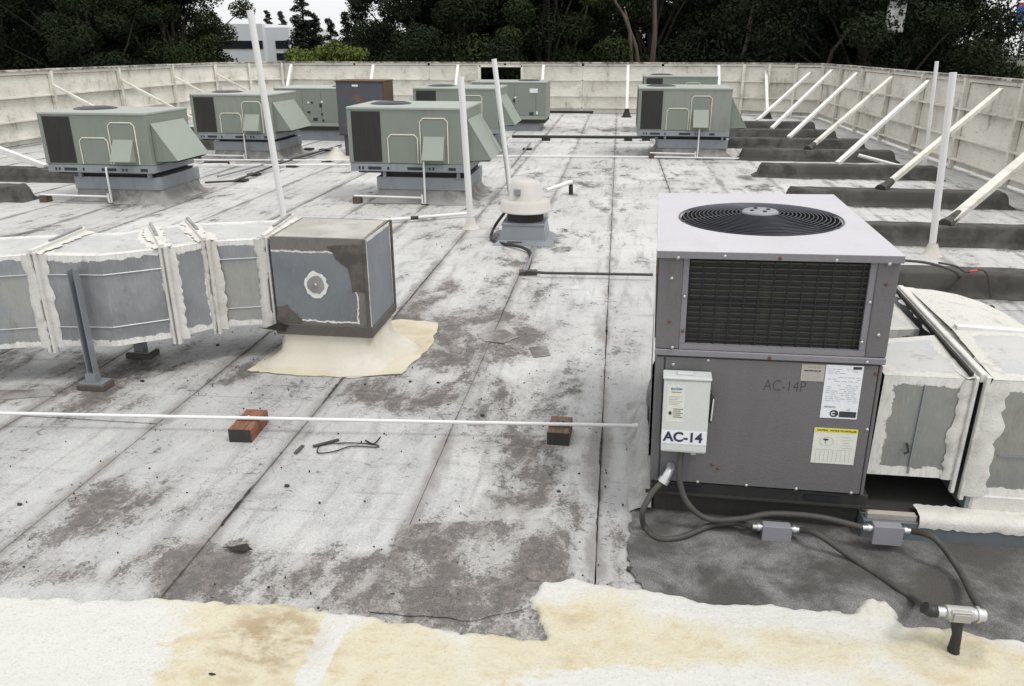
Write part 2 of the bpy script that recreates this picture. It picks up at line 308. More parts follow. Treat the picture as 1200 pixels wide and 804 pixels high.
# ------------------------------------------------------------------ mesh builder
class MB:
    def __init__(s): s.v = []; s.f = []; s.uv = {}; s.sm = []; s.mi = []; s.cur = 0
    def add(s, vs, fs, smooth=False):
        n = len(s.v); s.v += [tuple(q) for q in vs]
        for f in fs: s.f.append(tuple(i + n for i in f)); s.sm.append(smooth); s.mi.append(s.cur)
        return s
    def box(s, x0, x1, y0, y1, z0, z1, m=None):
        vs = [Vector((x, y, z)) for z in (z0, z1) for x, y in ((x0, y0), (x1, y0), (x1, y1), (x0, y1))]
        if m is not None: vs = [m @ q for q in vs]
        return s.add(vs, [(3, 2, 1, 0), (4, 5, 6, 7), (0, 1, 5, 4), (1, 2, 6, 5), (2, 3, 7, 6), (3, 0, 4, 7)])
    def beam(s, p, q, w, h, up=(0, 0, 1)):
        p = Vector(p); q = Vector(q); d = (q - p).normalized(); u = Vector(up)
        if abs(d.dot(u)) > .98: u = Vector((0, 1, 0))
        a = d.cross(u).normalized(); b = a.cross(d).normalized()
        vs = [e + a * i * w / 2 + b * j * h / 2 for e in (p, q) for i, j in ((-1, -1), (1, -1), (1, 1), (-1, 1))]
        return s.add(vs, [(3, 2, 1, 0), (4, 5, 6, 7), (0, 1, 5, 4), (1, 2, 6, 5), (2, 3, 7, 6), (3, 0, 4, 7)])
    def tube(s, pts, r, n=10, cap=True):
        pts = [Vector(p) for p in pts]; rs = r if isinstance(r, (list, tuple)) else [r] * len(pts)
        rings = []; pu = None
        for i, p in enumerate(pts):
            d = (pts[min(i + 1, len(pts) - 1)] - pts[max(i - 1, 0)]).normalized()
            if pu is None: pu = Vector((0, 0, 1)) if abs(d.z) < .9 else Vector((1, 0, 0))
            a = d.cross(pu).normalized(); b = a.cross(d).normalized(); pu = b
            rings.append([p + (a * math.cos(k * 2 * math.pi / n) + b * math.sin(k * 2 * math.pi / n)) * rs[i] for k in range(n)])
        vs = [q for ring in rings for q in ring]
        fs = [(i * n + k, i * n + (k + 1) % n, (i + 1) * n + (k + 1) % n, (i + 1) * n + k) for i in range(len(pts) - 1) for k in range(n)]
        s.add(vs, fs, True)
        if cap: s.add(rings[0], [tuple(range(n))]); s.add(rings[-1], [tuple(reversed(range(n)))])
        return s
    def lathe(s, prof, n=32, c=(0, 0, 0), smooth=True):
        c = Vector(c); vs = [c + Vector((r * math.cos(k * 2 * math.pi / n), r * math.sin(k * 2 * math.pi / n), z)) for r, z in prof for k in range(n)]
        return s.add(vs, [(i * n + k, i * n + (k + 1) % n, (i + 1) * n + (k + 1) % n, (i + 1) * n + k) for i in range(len(prof) - 1) for k in range(n)], smooth)
    def prism(s, poly, d):
        n = len(poly); poly = [Vector(p) for p in poly]; d = Vector(d)
        return s.add(poly + [p + d for p in poly], [tuple(reversed(range(n))), tuple(range(n, 2 * n))] + [(i, (i + 1) % n, n + (i + 1) % n, n + i) for i in range(n)])
    def panel(s, a, b, c, d, kl=0, kr=0):
        """one quad with edge-distance UVs (a,b bottom, c,d top)"""
        a, b, c, d = map(Vector, (a, b, c, d)); w = ((b - a).length + (c - d).length) / 2; h = ((d - a).length + (c - b).length) / 2
        s.uv[len(s.f)] = [((kl, 0), (w + kr, h)), ((w + kl, 0), (kr, h)), ((w + kl, h), (kr, 0)), ((kl, h), (w + kr, 0))]
        return s.add([a, b, c, d], [(0, 1, 2, 3)])
    def build(s, name, mat, parent=None, bevel=0, world=False, seg=1, kind=None):
        me = bpy.data.meshes.new(name)
        v = s.v
        if world and parent is not None:
            o = parent
            inv = o.matrix_basis.inverted(); pp = o.parent
            while pp is not None: inv = inv @ pp.matrix_basis.inverted(); pp = pp.parent
            v = [tuple(inv @ Vector(q)) for q in v]
        me.from_pydata([tuple(q) for q in v], [], s.f)
        me.polygons.foreach_set('use_smooth', s.sm); me.polygons.foreach_set('material_index', s.mi)
        for mm in (mat if isinstance(mat, (list, tuple)) else [mat]): me.materials.append(M[mm])
        if s.uv:
            u1 = me.uv_layers.new(name='near'); u2 = me.uv_layers.new(name='far')
            far = [(9, 9)] * len(me.loops)
            for p in me.polygons:
                q = s.uv.get(p.index)
                for k, li in enumerate(p.loop_indices):
                    u1.data[li].uv = q[k][0] if q else (9, 9); u2.data[li].uv = q[k][1] if q else (9, 9)
        o = bpy.data.objects.new(name, me); C.objects.link(o)
        if parent is not None: o.parent = parent
        if bevel:
            b = o.modifiers.new('bevel', 'BEVEL'); b.width = bevel; b.segments = seg; b.limit_method = 'ANGLE'; b.angle_limit = R(40)
        if kind: o['kind'] = kind
        return o
USED = set()
def tag(o, label=None, cat=None, group=None, kind=None):
    if label: o['label'] = label; o['category'] = cat
    if group: o['group'] = group
    if kind: o['kind'] = kind
    return o
def thing(name, label, cat, loc=(0, 0, 0), rot=(0, 0, 0), group=None):
    o = bpy.data.objects.new(name, None); C.objects.link(o); o.location = loc; o.rotation_euler = rot; o.empty_display_size = .1
    return tag(o, label, cat, group)
def clone(root, loc=None, label=None, rot=None):
    def rec(o, par):
        c = o.copy(); C.objects.link(c)
        if par is not None: c.parent = par
        for ch in [q for q in bpy.data.objects if q.parent == o and q != c]: rec(ch, c)
        return c
    r = rec(root, None)
    if loc is not None: r.location = loc
    if rot is not None: r.rotation_euler = rot
    if label: r['label'] = label
    return r
def bez(pts, n=8):
    P_ = [Vector(p) for p in pts]; out = []
    for i in range(len(P_) - 1):
        a, b, c, d = P_[max(i - 1, 0)], P_[i], P_[i + 1], P_[min(i + 2, len(P_) - 1)]
        for k in range(n):
            t = k / n; out.append(.5 * ((2 * b) + (c - a) * t + (2 * a - 5 * b + 4 * c - d) * t * t + (3 * b - a - 3 * c + d) * t ** 3))
    out.append(P_[-1]); return out
def text(body, size, mat, parent, loc, rot=(math.pi / 2, 0, 0), name='lettering', bold=0.0, sx=1.0):
    cu = bpy.data.curves.new('t', 'FONT'); cu.body = body; cu.size = size; cu.offset = bold; cu.extrude = .0005
    to = bpy.data.objects.new('t', cu); me = bpy.data.meshes.new_from_object(to)
    bpy.data.objects.remove(to); me.materials.clear(); me.materials.append(M[mat])
    o = bpy.data.objects.new(name, me); C.objects.link(o); o.parent = parent; o.location = loc; o.rotation_euler = rot; o.scale = (sx, 1, 1)
    return o
# ================================================================== SETTING
GZ = -5.0
MB().add([(-700, -300, GZ), (700, -300, GZ), (700, 900, GZ), (-700, 900, GZ)], [(0, 1, 2, 3)]).build('ground', 'ground_far', kind='structure')
d = MB().box(-15.4, 7.6, -2.5, 32.6, GZ, -.03).build('roof', 'tar_dark', kind='structure')
roof = d
def edge_noise(seed):
    r = random.Random(seed); ph = [r.uniform(0, 6.28) for _ in range(5)]
    return lambda y: .35 * math.sin(y * 3.1 + ph[0]) + .3 * math.sin(y * 7.7 + ph[1]) + .25 * math.sin(y * 17 + ph[2]) + .2 * math.sin(y * 41 + ph[3]) + .15 * math.sin(y * 83 + ph[4])
def sheet(x0, x1, y0, y1, z, en0, en1, g0, g1, yseed):
    step = .04 if y1 < 9 else .12
    n = max(2, int((y1 - y0) / step)); m = MB(); vs = []; K = 9
    for i in range(n + 1):
        y = y0 + (y1 - y0) * i / n
        jx0 = x0 + g0 * (.55 + .45 * en0(y)); jx1 = x1 - g1 * (.55 + .45 * en1(y))
        sl = .012 * math.sin(jx0 * 3 + yseed)
        vs += [(jx0 + (jx1 - jx0) * k / K, y + sl * k / K, z + .007 * k / K) for k in range(K + 1)] + [(jx0, y, z - .03), (jx1, y + sl, z - .03)]
    fs = []; q = K + 3
    for i in range(n):
        a = i * q; b = a + q
        fs += [(a + k, a + k + 1, b + k + 1, b + k) for k in range(K)] + [(a + K, a + K + 2, b + K + 2, b + K), (a + K + 1, a, b, b + K + 1)]
    fs += [(0, K + 1, K + 2, K), (n * q + K, n * q + K + 2, n * q + K + 1, n * q)]
    m.add(vs, fs); return m
def wear_shade(o):
    """how far the white coating has worn off, plus painted contact and under-duct shade, stored on the sheet's own vertices"""
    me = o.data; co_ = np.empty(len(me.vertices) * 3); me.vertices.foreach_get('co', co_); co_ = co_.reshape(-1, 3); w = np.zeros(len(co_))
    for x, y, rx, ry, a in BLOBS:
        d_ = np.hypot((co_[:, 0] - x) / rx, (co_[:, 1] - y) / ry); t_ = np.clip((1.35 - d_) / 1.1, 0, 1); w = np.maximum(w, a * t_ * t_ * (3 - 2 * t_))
    at_ = me.attributes.new('wear_shade', 'FLOAT', 'POINT'); at_.data.foreach_set('value', w)
known = {-1: [9.25, 14.7, 21.3], 0: [8.6, 13.35, 20.2], -2: [10.2, 15.6], 1: [12.5], -3: [4.9, 12.2]}
seams = {k: edge_noise(100 + k) for k in range(-16, 9)}
gap = {k: rnd.choice([.002, .003, .004]) for k in range(-16, 9)}; gap[0] = .006; gap[-1] = .002; gap[-2] = .004; gap[1] = .006
for k in range(-15, 7):
    cuts = [-2.4] + known.get(k, [rnd.uniform(3, 8), rnd.uniform(11, 16), rnd.uniform(19, 24)]) + [32.5]
    for j in range(len(cuts) - 1):
        y0, y1 = cuts[j] + .006, cuts[j + 1] - .006
        z = rnd.choice([0.0, .003, .001])
        o = sheet(k, k + 1 if k < 6 else 7.5, y0, y1, z, seams[k], seams[k + 1], gap[k], gap[k + 1], k * 7 + j).build('cap_sheet', 'roof', roof); wear_shade(o)
# side strip to the left parapet
sheet(-15.35, -15, -2.4, 32.5, 0, seams[-15], seams[-15], .01, .01, 5).build('cap_sheet', 'roof', roof)
def blobpoly(name, pts, z, mat, jitter=.015, sub=6, parent=None, thick=.004, seed=1, world=False, kind='structure'):
    """thin slab following a ragged outline"""
    r = random.Random(seed); out = []
    n = len(pts)
    for i in range(n):
        a = Vector(pts[i][:2]); b = Vector(pts[(i + 1) % n][:2])
        for k in range(sub):
            p = a.lerp(b, k / sub); out.append((p.x + r.uniform(-jitter, jitter), p.y + r.uniform(-jitter, jitter)))
    m = MB(); N = len(out)
    m.add([(x, y, z) for x, y in out] + [(x, y, z - thick) for x, y in out], [tuple(range(N))] + [(i, N + i, N + (i + 1) % N, (i + 1) % N) for i in range(N)])
    bmo = m.build(name, mat, parent, world=world, kind=kind)
    bm = bmesh.new(); bm.from_mesh(bmo.data); bmesh.ops.recalc_face_normals(bm, faces=bm.faces); bm.to_mesh(bmo.data); bm.free()
    return bmo
# dark wet membrane round the near unit
pts = [G(742, 604), G(734, 640), G(738, 672), G(760, 700), G(830, 712), G(950, 722), (2.0, 2.78), (3.2, 2.8), (3.2, 5.9), (1.9, 5.9), (.34, 5.6)]
wet = blobpoly('membrane_patch', pts, .017, 'wet_membrane', .012, 8, roof, .02, 3, kind=None)
# pinkish-brown patch rectangles of older repair sheets, near centre
blobpoly('membrane_patch', [G(470, 618), G(640, 608), G(668, 628), G(662, 700), G(560, 730), G(430, 720)], .013, 'roof', .009, 8, roof, .004, 5, kind=None)
at_ = bpy.data.objects['membrane_patch.001'].data; at_ = at_.attributes.new('wear_shade', 'FLOAT', 'POINT'); at_.data.foreach_set('value', [.8] * len(at_.data))
blobpoly('membrane_patch', [G(558, 392), G(592, 388), G(608, 396), G(590, 404), G(566, 401)], .0125, 'roof_patch', .012, 5, roof, .004, 6, kind=None)
blobpoly('membrane_patch', [G(620, 408), G(642, 406), G(645, 418), G(626, 420)], .0125, 'roof_patch', .008, 4, roof, .004, 7, kind=None)
blobpoly('membrane_patch', [G(0, 459), G(60, 457), G(66, 466), G(0, 470)], .0125, 'roof_patch', .01, 6, roof, .004, 8, kind=None)
# tar smears in the seams (opened cracks)
def smear(x, y0, y1, w, seed):
    w *= .45; x = round(x)
    r = random.Random(seed); n = int((y1 - y0) / .03); L_ = []; R_ = []
    for i in range(n + 1):
        y = y0 + (y1 - y0) * i / n; t = max(0, math.sin(math.pi * i / n)) ** .5
        c = x + .003 * math.sin(y * 9 + seed); ww = w * t * r.uniform(.15, 1)
        L_.append((c - ww, y)); R_.append((c + ww * r.uniform(.4, 1), y))
    N = n + 1; m = MB(); v = [(a, b, .0125) for a, b in L_] + [(a, b, .0125) for a, b in R_]
    m.add(v, [(i, N + i, N + i + 1, i + 1) for i in range(n)]); m.build('tar_smear', 'tar_dark', roof)
for a in [(-2.0, 4.85, 5.85, .035, 1), (-2.02, 3.3, 3.75, .03, 2), (-.02, 4.1, 4.75, .025, 3), (-.03, 3.35, 4.1, .016, 4), (0, 6.3, 7.3, .02, 5), (-.06, 6.55, 6.75, .05, 6), (-1.0, 4.1, 4.9, .008, 7), (1.0, 13.0, 19.0, .022, 8), (-1, 6.5, 8.5, .012, 9), (-2, 6.2, 9.2, .018, 10), (0, 8, 13, .008, 11), (-3, 5, 7, .01, 12)]: smear(*a)
# foam coating: heightfield with a ragged lip
edge = [(-260, 712), (-40, 704), (60, 703), (180, 706), (320, 712), (400, 722), (480, 735), (560, 745), (625, 754), (638, 752), (640, 738), (620, 706), (634, 686), (680, 683), (760, 695), (830, 708), (900, 712), (1000, 722), (1008, 708), (1040, 712), (1062, 736), (1100, 742), (1200, 755), (1500, 775)]
ny_, nx_ = 150, 640
xs = np.linspace(-3.9, 3.3, nx_); ysn = np.linspace(1.35, 3.1, ny_)
XX, YY = np.meshgrid(xs, ysn)
def vnoise(X, Y, s, seed):
    r = np.random.RandomState(seed); g = r.rand(256, 256); x = X * s + 50; y = Y * s + 50
    xi = np.floor(x).astype(int); yi = np.floor(y).astype(int); fx = x - xi; fy = y - yi; fx = fx * fx * (3 - 2 * fx); fy = fy * fy * (3 - 2 * fy)
    a = g[yi % 256, xi % 256]; b = g[yi % 256, (xi + 1) % 256]; c = g[(yi + 1) % 256, xi % 256]; dd = g[(yi + 1) % 256, (xi + 1) % 256]
    return a * (1 - fx) * (1 - fy) + b * fx * (1 - fy) + c * (1 - fx) * fy + dd * fx * fy
poly = [G(*e)[:2] for e in edge] + [(6, -3), (-9, -3)]
dmin = np.full(XX.shape, 9.0); inside = np.zeros(XX.shape, bool)
for k_ in range(len(poly)):
    (ax, ay), (bx_, by_) = poly[k_], poly[(k_ + 1) % len(poly)]
    vx, vy = bx_ - ax, by_ - ay; tt_ = np.clip(((XX - ax) * vx + (YY - ay) * vy) / (vx * vx + vy * vy), 0, 1)
    dmin = np.minimum(dmin, np.hypot(XX - ax - tt_ * vx, YY - ay - tt_ * vy))
    inside ^= ((ay > YY) != (by_ > YY)) & (XX < ax + (YY - ay) * vx / (vy if abs(vy) > 1e-9 else 1e-9))
dist = np.where(inside, dmin, -dmin) + (vnoise(XX, YY, 9, 1) - .5) * .03 + (vnoise(XX, YY, 30, 2) - .5) * .025
ins = np.clip(dist / .03, 0, 1)
hgt = .02 + .014 * vnoise(XX, YY, 3, 3) + .006 * vnoise(XX, YY, 14, 4) + .003 * vnoise(XX, YY, 45, 5)
bx, by = G(1025, 722)[:2]; hgt += .05 * np.exp(-(((XX - bx) / .09) ** 2 + ((YY - by) / .06) ** 2)) * (.6 + .5 * vnoise(XX, YY, 40, 8))
bx, by = G(1115, 770)[:2]; rr = np.sqrt((XX - bx) ** 2 + (YY - by) ** 2); hgt += .02 * np.exp(-((rr - .12) / .05) ** 2)
ZZ = np.where(dist > 0, (ins ** .5) * hgt, -.02 - .01 * np.clip(-dist * 20, 0, 1))
fm = MB()
vs = np.stack([XX, YY, ZZ], -1).reshape(-1, 3)
keep = (dist > -.06)
fs = [(j * nx_ + i, j * nx_ + i + 1, (j + 1) * nx_ + i + 1, (j + 1) * nx_ + i) for j in range(ny_ - 1) for i in range(nx_ - 1) if keep[j, i] or keep[j + 1, i + 1]]
fm.add(vs.tolist(), fs, True); fm.build('foam_coating', 'foam', kind='structure')
MB().box(-3.9, 3.3, -1.2, 1.36, -.01, .022).build('foam_coating', 'foam', kind='structure')
# ================================================================== PERIMETER SCREEN WALLS
HF = 1.86
LV = [(.06, .2), (.215, .635), (.65, 1.205), (1.22, 1.72)]     # board courses
def screen(name, label, p0, p1, n, skip=(), rails=True, postw=.09, seed=1, gap0=0.0):
    p0 = Vector(p0 + (0,)); p1 = Vector(p1 + (0,)); dx = (p1 - p0); Ltot = dx.length
    t = thing(name, label, 'screen wall', p0, (0, 0, math.atan2(dx.y, dx.x)))
    r = random.Random(seed); step = Ltot / n          # local x along, -y towards the roof (inside)
    for i in range(n):
        a = i * step; b = a + step
        for j, (z0, z1) in enumerate(LV):
            if (i, j) in skip: continue
            dz = r.uniform(-.006, .006)
            m = MB(); y = r.uniform(-.004, .004)
            m.prism([(a + .004, .02 + y, z0 + dz), (a + .004, .045 + y, z0 + dz), (a + .004, .055 + y, z1 + dz), (a + .004, .03 + y, z1 + dz)], (step - .008, 0, 0))
            m.build('board', 'fence_paint', t)
        for z in ((.205, .64, 1.21) if rails else (.205, .64, 1.21)):
            h = .028 if not rails else .035; dep = -.035 if not rails else -.085
            MB().box(a + postw / 2, b - postw / 2, dep, .018, z - h / 2, z + h / 2).build('rail', 'fence_paint', t)
        MB().box(a + .003, b - .003, -.075, .1, HF - .045, HF + r.uniform(-.004, .004)).build('cap_board', 'fence_cap', t, .004)
        MB().box(a + postw / 2, b - postw / 2, -.03, .02, 1.735, HF - .047).build('fascia', 'fence_paint', t)
    for i in range(n + 1):
        a = i * step
        if not rails and 0 < i < n: continue
        MB().box(a - postw / 2, a + postw / 2, -.09 if rails else -.05, .016, .0, HF - .05).build('post', 'fence_paint', t, .004)
    return t, step
XL, XR, YB = -15.0, 7.05, 31.3
# left wall: posts where the braces stand (3.03 m apart, and beyond to the camera side)
wl, stepl = screen('screen_wall', 'weathered cream board wall along the left roof edge with sloping braces', (XL, 4.95), (XL, 29.3), 8, seed=3)
wl2, _ = screen('screen_wall', 'short angled piece of board wall joining the left and the back walls', (XL, 29.3), (-13.2, YB - .1), 2, seed=4)
wb, stepb = screen('screen_wall', 'long cream board wall across the back of the roof with a small square opening', (-13.2, YB), (4.6, YB), 6, skip=((2, 3), (3, 3)), rails=False, seed=5)
wc, _ = screen('screen_wall', 'curved corner stretch of board wall at back right, closely spaced posts', (4.6, YB), (XR + .1, 30.2), 3, seed=6)
wr, _ = screen('screen_wall', 'cream board wall along the right roof edge behind the white diagonal braces', (XR + .1, 30.2), (XR, 3.0), 11, seed=7)
# framed opening: bay 3 of the back wall keeps two short boards
xo0, xo1 = at(562, 88, YB)[0] + 13.2, at(612, 88, YB)[0] + 13.2
b0 = 2 * stepb; b1 = 4 * stepb
for a, b in ((b0, xo0), (xo1, b1)):
    if b > a + .05: MB().box(a + .004, b, .02, .045, 1.22, 1.72).build('board', 'fence_paint', wb)
for a, b, z0, z1 in ((xo0 - .05, xo0 + .05, 1.2, 1.74), (xo1 - .05, xo1 + .05, 1.2, 1.74), (xo0, xo1, 1.68, 1.74)):
    MB().box(a, b, -.056, .018, z0, z1).build('opening_frame', 'fence_paint', wb)
# dark drain opening at the foot of the back wall
MB().box(13.2 + at(643, 138, YB)[0], 13.2 + at(695, 138, YB)[0], -.02, .01, .0, .1).build('scupper', 'black', wb)
# curbs (sleepers)
def curb(x0, x1, y, label, h=.25, w=.34, mat='curb_roofing', seed=0):
    t = thing('sleeper_curb', label, 'roof curb', ((x0 + x1) / 2, y, 0), group='dark roofing-covered sleeper curbs')
    r = random.Random(seed * 13 + 5); L_ = x1 - x0; n = 28; m = MB(); prof = [(-.06, .006), (-.02, .03), (0, .09), (.006, h - .02), (.03, h), (w - .03, h), (w - .006, h - .02), (w, .09), (w + .02, .03), (w + .06, .006)]
    vs = []
    for i in range(n + 1):
        e = min(i, n - i); off = [-.16, -.05, -.01, .03][e] if e < 4 else .03 + (e - 3) * (L_ / 2 - .03) / (n / 2 - 3)
        x = (-L_ / 2 + off) if i <= n / 2 else (L_ / 2 - off); s = [.03, .3, .8, 1][min(e, 3)]; fl = 0
        for (yy, zz) in prof:
            k = len(vs)
            vs.append((x + fl * (1 - zz / h) + r.uniform(-.006, .006), yy + r.uniform(-.006, .006), max(.004, zz * s + r.uniform(-.005, .005))))
    k = len(prof)
    m.add(vs, [(i * k + j, (i + 1) * k + j, (i + 1) * k + j + 1, i * k + j + 1) for i in range(n) for j in range(k - 1)], True)
    m.build('curb', mat, t); return t
CY_ = [8.16, 10.45, 13.15, 16.0, 18.45, 20.75, 23.1, 25.6]
names = ['nearest dark curb behind the grey unit with a black wire coil in front', 'second dark curb behind the grey unit, under the broad grey-white brace', 'third dark curb on the right, the worn cream brace standing on it',
         'fourth dark curb on the right, with the thick white brace standing on its top', 'fifth dark curb on the right, beside the right-hand green unit', 'sixth dark curb on the right, foot of the third brace from the back', 'seventh dark curb on the right, shorter to the eye, near the back corner', 'farthest dark curb on the right, below the back corner of the wall']
for i, y in enumerate(CY_): curb(2.35 if i == 0 else 2.88, [6.2, 6.2, 6.15, 6.15, 6.1, 6.1, 6.0, 6.0][i], y, names[i], seed=i)
for i, (x1, y, lb) in enumerate([(-9.75, 11.75, 'stub of dark curb at the left frame edge in front of the left green unit'), (-9.5, 13.65, 'dark curb behind the leftmost green unit, white brace standing on it'), (-10.0, 18.75, 'dark curb beside the second green unit from the left'), (-10.0, 21.6, 'dark curb on the left near the wall, behind the second green unit')]):
    curb(-13.6, x1, y, lb, seed=20 + i)
# braces of the right wall
def brace(p, q, w, h, label, mat, foot=True, seed=0):
    t = thing('wall_brace', label, 'brace', q, group='diagonal braces of the screen walls')
    MB().beam(p, q, w, h).build('strut', mat, t, .004, world=True)
    if foot:
        q = Vector(q); d = (Vector(p) - q).normalized(); m = MB()
        m.tube([q - d * .06, q + d * .05, q + d * .2, q + d * .27], [.1, .075, .064, .058], 9); m.build('foot_flashing', 'curb_roofing', t, world=True)
    return t
bl = ['broad grey-white brace nearest the camera, leaving the frame at right', 'worn cream brace with a split upper end, second from the near end', 'thick bright white brace in the middle of the right wall', 'dull cream brace fourth from the near end of the right wall', 'white brace with a dark upper edge, third from the back corner', 'white brace second from the back corner of the right wall', 'white brace nearest the back corner of the right wall']
for i, cy in enumerate(CY_[1:]):
    mat = 'fence_paint' if i in (0, 1, 3) else 'white_paint'
    brace((XR - .08, cy + [2.6, 2.9, 3.7, 3.8, 4.7, 5.3, 5.2][i], 1.66), (4.32, cy + .2, .26), .085 if i != 0 else .13, .085, bl[i], mat, foot=i in (0, 1, 3))
brace((XL + .1, 13.75, 1.78), (-10.75, 13.85, .26), .1, .1, 'white channel brace running down to the dark curb at the left frame edge', 'white_paint', False)
for i, (px, lb) in enumerate([(20.1, 'cream brace behind the leftmost green unit'), (23.2, 'cream brace on the left wall, second from the left, thin'), (26.2, 'cream brace on the left wall above the second green unit'), (29.2, 'cream brace at the left back corner of the wall')]):
    brace((XL + .1, px, 1.45), (XL + 2.5, px, .22), .07, .07, lb, 'fence_paint', False)
# back wall braces: square posts leaning on the wall
for x, lb in [(342, 'slim white brace behind the far left green cabinet'), (438, 'white brace behind the rusty cabinet'), (537, 'white brace left of the wall opening'), (637, 'white brace right of the wall opening above the green cabinet'), (736, 'full-height white brace in the middle of the back wall with a dark foot'), (842, 'white brace behind the right-hand green unit'), (897, 'white brace at the bend of the back wall')]:
    a = at(x, 79, YB - .1); f = (a[0] + .02, YB - 1.45, .1)
    t = brace((a[0], YB - .12, 1.74), f, .1, .1, lb, 'white_paint', False)
    MB().lathe([(.2, 0), (.15, .06), (.09, .22), (.07, .3)], 12, (f[0], f[1], 0)).build('foot_flashing', 'tar_dark', t, world=True)
# ================================================================== NEAR UNIT
UX, UY = .27, 3.72
W_, D_, Z0, ZS, ZT = 1.08, 1.58, .22, .985, 1.49
u = thing('rooftop_air_conditioner', 'large near grey air conditioner numbered AC-14 with a round black top fan', 'air conditioner', (UX, UY, 0), (0, R(-1.2), R(-2.8)))
# lower cabinet
MB().box(.012, W_ - .012, .018, D_, Z0, ZS - .02).build('cabinet', 'unit_grey', u, .006)
MB().box(.0, .045, 0, .05, Z0 + .005, ZS - .045).build('corner_post', 'unit_grey', u, .006)
MB().box(W_ - .016, W_, .004, D_, Z0 + .005, ZS - .045).build('corner_post', 'unit_grey', u, .004)
MB().box(.05, W_ - .02, .004, .017, Z0 + .01, ZS - .045).build('access_panel', 'unit_grey', u, .003)
MB().box(-.004, W_ + .006, -.006, .03, ZS - .035, ZS - .002).build('divider_rail', 'unit_band', u, .004)
# upper section: posts, inner frame, coil
MB().box(-.004, .112, 0, .03, ZS, ZT - .028).build('corner_post', 'unit_grey', u, .004)
MB().box(W_ - .092, W_ + .004, 0, .03, ZS, ZT - .028).build('corner_post', 'unit_grey', u, .004)
MB().box(-.004, .02, .032, D_, ZS, ZT - .028).build('side_panel', 'unit_grey', u, .004)
MB().box(W_ - .016, W_ + .004, .032, D_, ZS, ZT - .028).build('side_panel', 'unit_grey', u, .004)
MB().box(.021, W_ - .017, D_ - .03, D_, ZS, ZT - .028).build('rear_panel', 'unit_grey', u, .004)
MB().box(.113, .14, .006, .03, ZS + .03, ZT - .03).build('coil_frame', 'unit_band', u)
MB().box(W_ - .12, W_ - .093, .006, .03, ZS + .03, ZT - .03).build('coil_frame', 'unit_band', u)
MB().box(.113, W_ - .093, .002, .03, ZS + .001, ZS + .029).build('coil_frame', 'unit_band', u)
coil = MB().box(.12, W_ - .1, .04, .075, ZS + .02, ZT - .03).build('coil', 'fin', u)
m = MB()
nz = 15
for i in range(nz):
    z = ZS + .045 + i * (ZT - .06 - ZS - .045) / (nz - 1); m.box(.125, W_ - .105, .032, .0395, z - .003, z + .003)
m.build('coil_tubes', 'fin_light', coil)
m = MB()
for i in range(13):
    x = .145 + i * (W_ - .29) / 12; m.tube([(x, .02, ZS + .025), (x, .02, ZT - .03)], .0028, 5, False)
for i in range(31):
    z = ZS + .035 + i * (ZT - .075 - ZS) / 30; m.tube([(.135, .024, z), (W_ - .115, .024, z)], .0016, 4, False)
m.box(.14, W_ - .12, .02, .026, 1.225, 1.233)
m.build('guard_grille', 'grille_black', u)
# top with a raised ring
R1 = .43; fx, fy = .545, .79
bm_ = MB(); n = 64
ring = [(fx + R1 * math.cos(2 * math.pi * k / n), fy + R1 * math.sin(2 * math.pi * k / n)) for k in range(n)]
x0, x1, y0, y1 = -.016, W_ + .014, -.018, D_ + .012
def border(a, b):
    dx, dy = a - fx, b - fy; tt = min(((x1 - fx) / dx if dx > 0 else (x0 - fx) / dx) if abs(dx) > 1e-6 else 9e9, ((y1 - fy) / dy if dy > 0 else (y0 - fy) / dy) if abs(dy) > 1e-6 else 9e9)
    return (fx + dx * tt, fy + dy * tt)
rim = [border(*p) for p in ring]
# snap nearest rim points to the corners
for cx_, cy_ in ((x0, y0), (x1, y0), (x1, y1), (x0, y1)):
    k = min(range(n), key=lambda i: (rim[i][0] - cx_) ** 2 + (rim[i][1] - cy_) ** 2); rim[k] = (cx_, cy_)
vs = [(x, y, ZT) for x, y in rim] + [(fx + (x - fx) * 1.05, fy + (y - fy) * 1.05, ZT + .001) for x, y in ring] + [(x, y, ZT - .006) for x, y in ring] + [(x, y, ZT - .2) for x, y in ring] + [(x, y, ZT - .03) for x, y in rim]
fs = []
for k in range(n):
    k2 = (k + 1) % n; fs += [(k, k2, n + k2, n + k), (n + k, n + k2, 2 * n + k2, 2 * n + k), (4 * n + k, 4 * n + k2, k2, k)]
bm_.add(vs, fs)
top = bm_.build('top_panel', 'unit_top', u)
MB().lathe([(R1, ZT - .006), (R1 - .01, ZT - .2)], 64, (fx, fy, 0)).build('fan_shroud', 'black_soft', u)  # throat and well coloured black to paint in the fan recess shade
MB().lathe([(R1 - .01, ZT - .2), (0, ZT - .21)], 48, (fx, fy, 0)).build('fan_well', 'black_soft', u)
MB().box(-.014, W_ + .012, -.0215, -.0185, ZT - .034, ZT - .002).build('top_lip', 'unit_band', u)
m = MB()
for i in range(17):
    rr = .085 + i * (R1 - .075) / 16
    zz = ZT + .035 - .03 * (rr / R1) ** 2
    m.tube([(fx + rr * math.cos(2 * math.pi * k / 48), fy + rr * math.sin(2 * math.pi * k / 48), zz) for k in range(49)], .0034, 5, False)
for k in range(8):
    a = k * math.pi / 4 + .25; m.tube([(fx + q * math.cos(a), fy + q * math.sin(a), ZT + .03 - .03 * (q / R1) ** 2) for q in (.05, .15, .25, .35, .455)], .0045, 5)
gr = m.build('fan_grille', 'grille_wire', u)
MB().lathe([(0, ZT + .046), (.09, ZT + .046), (.1, ZT + .038), (.1, ZT + .03)], 28, (fx, fy, 0)).build('motor_plate', 'jbox', gr)
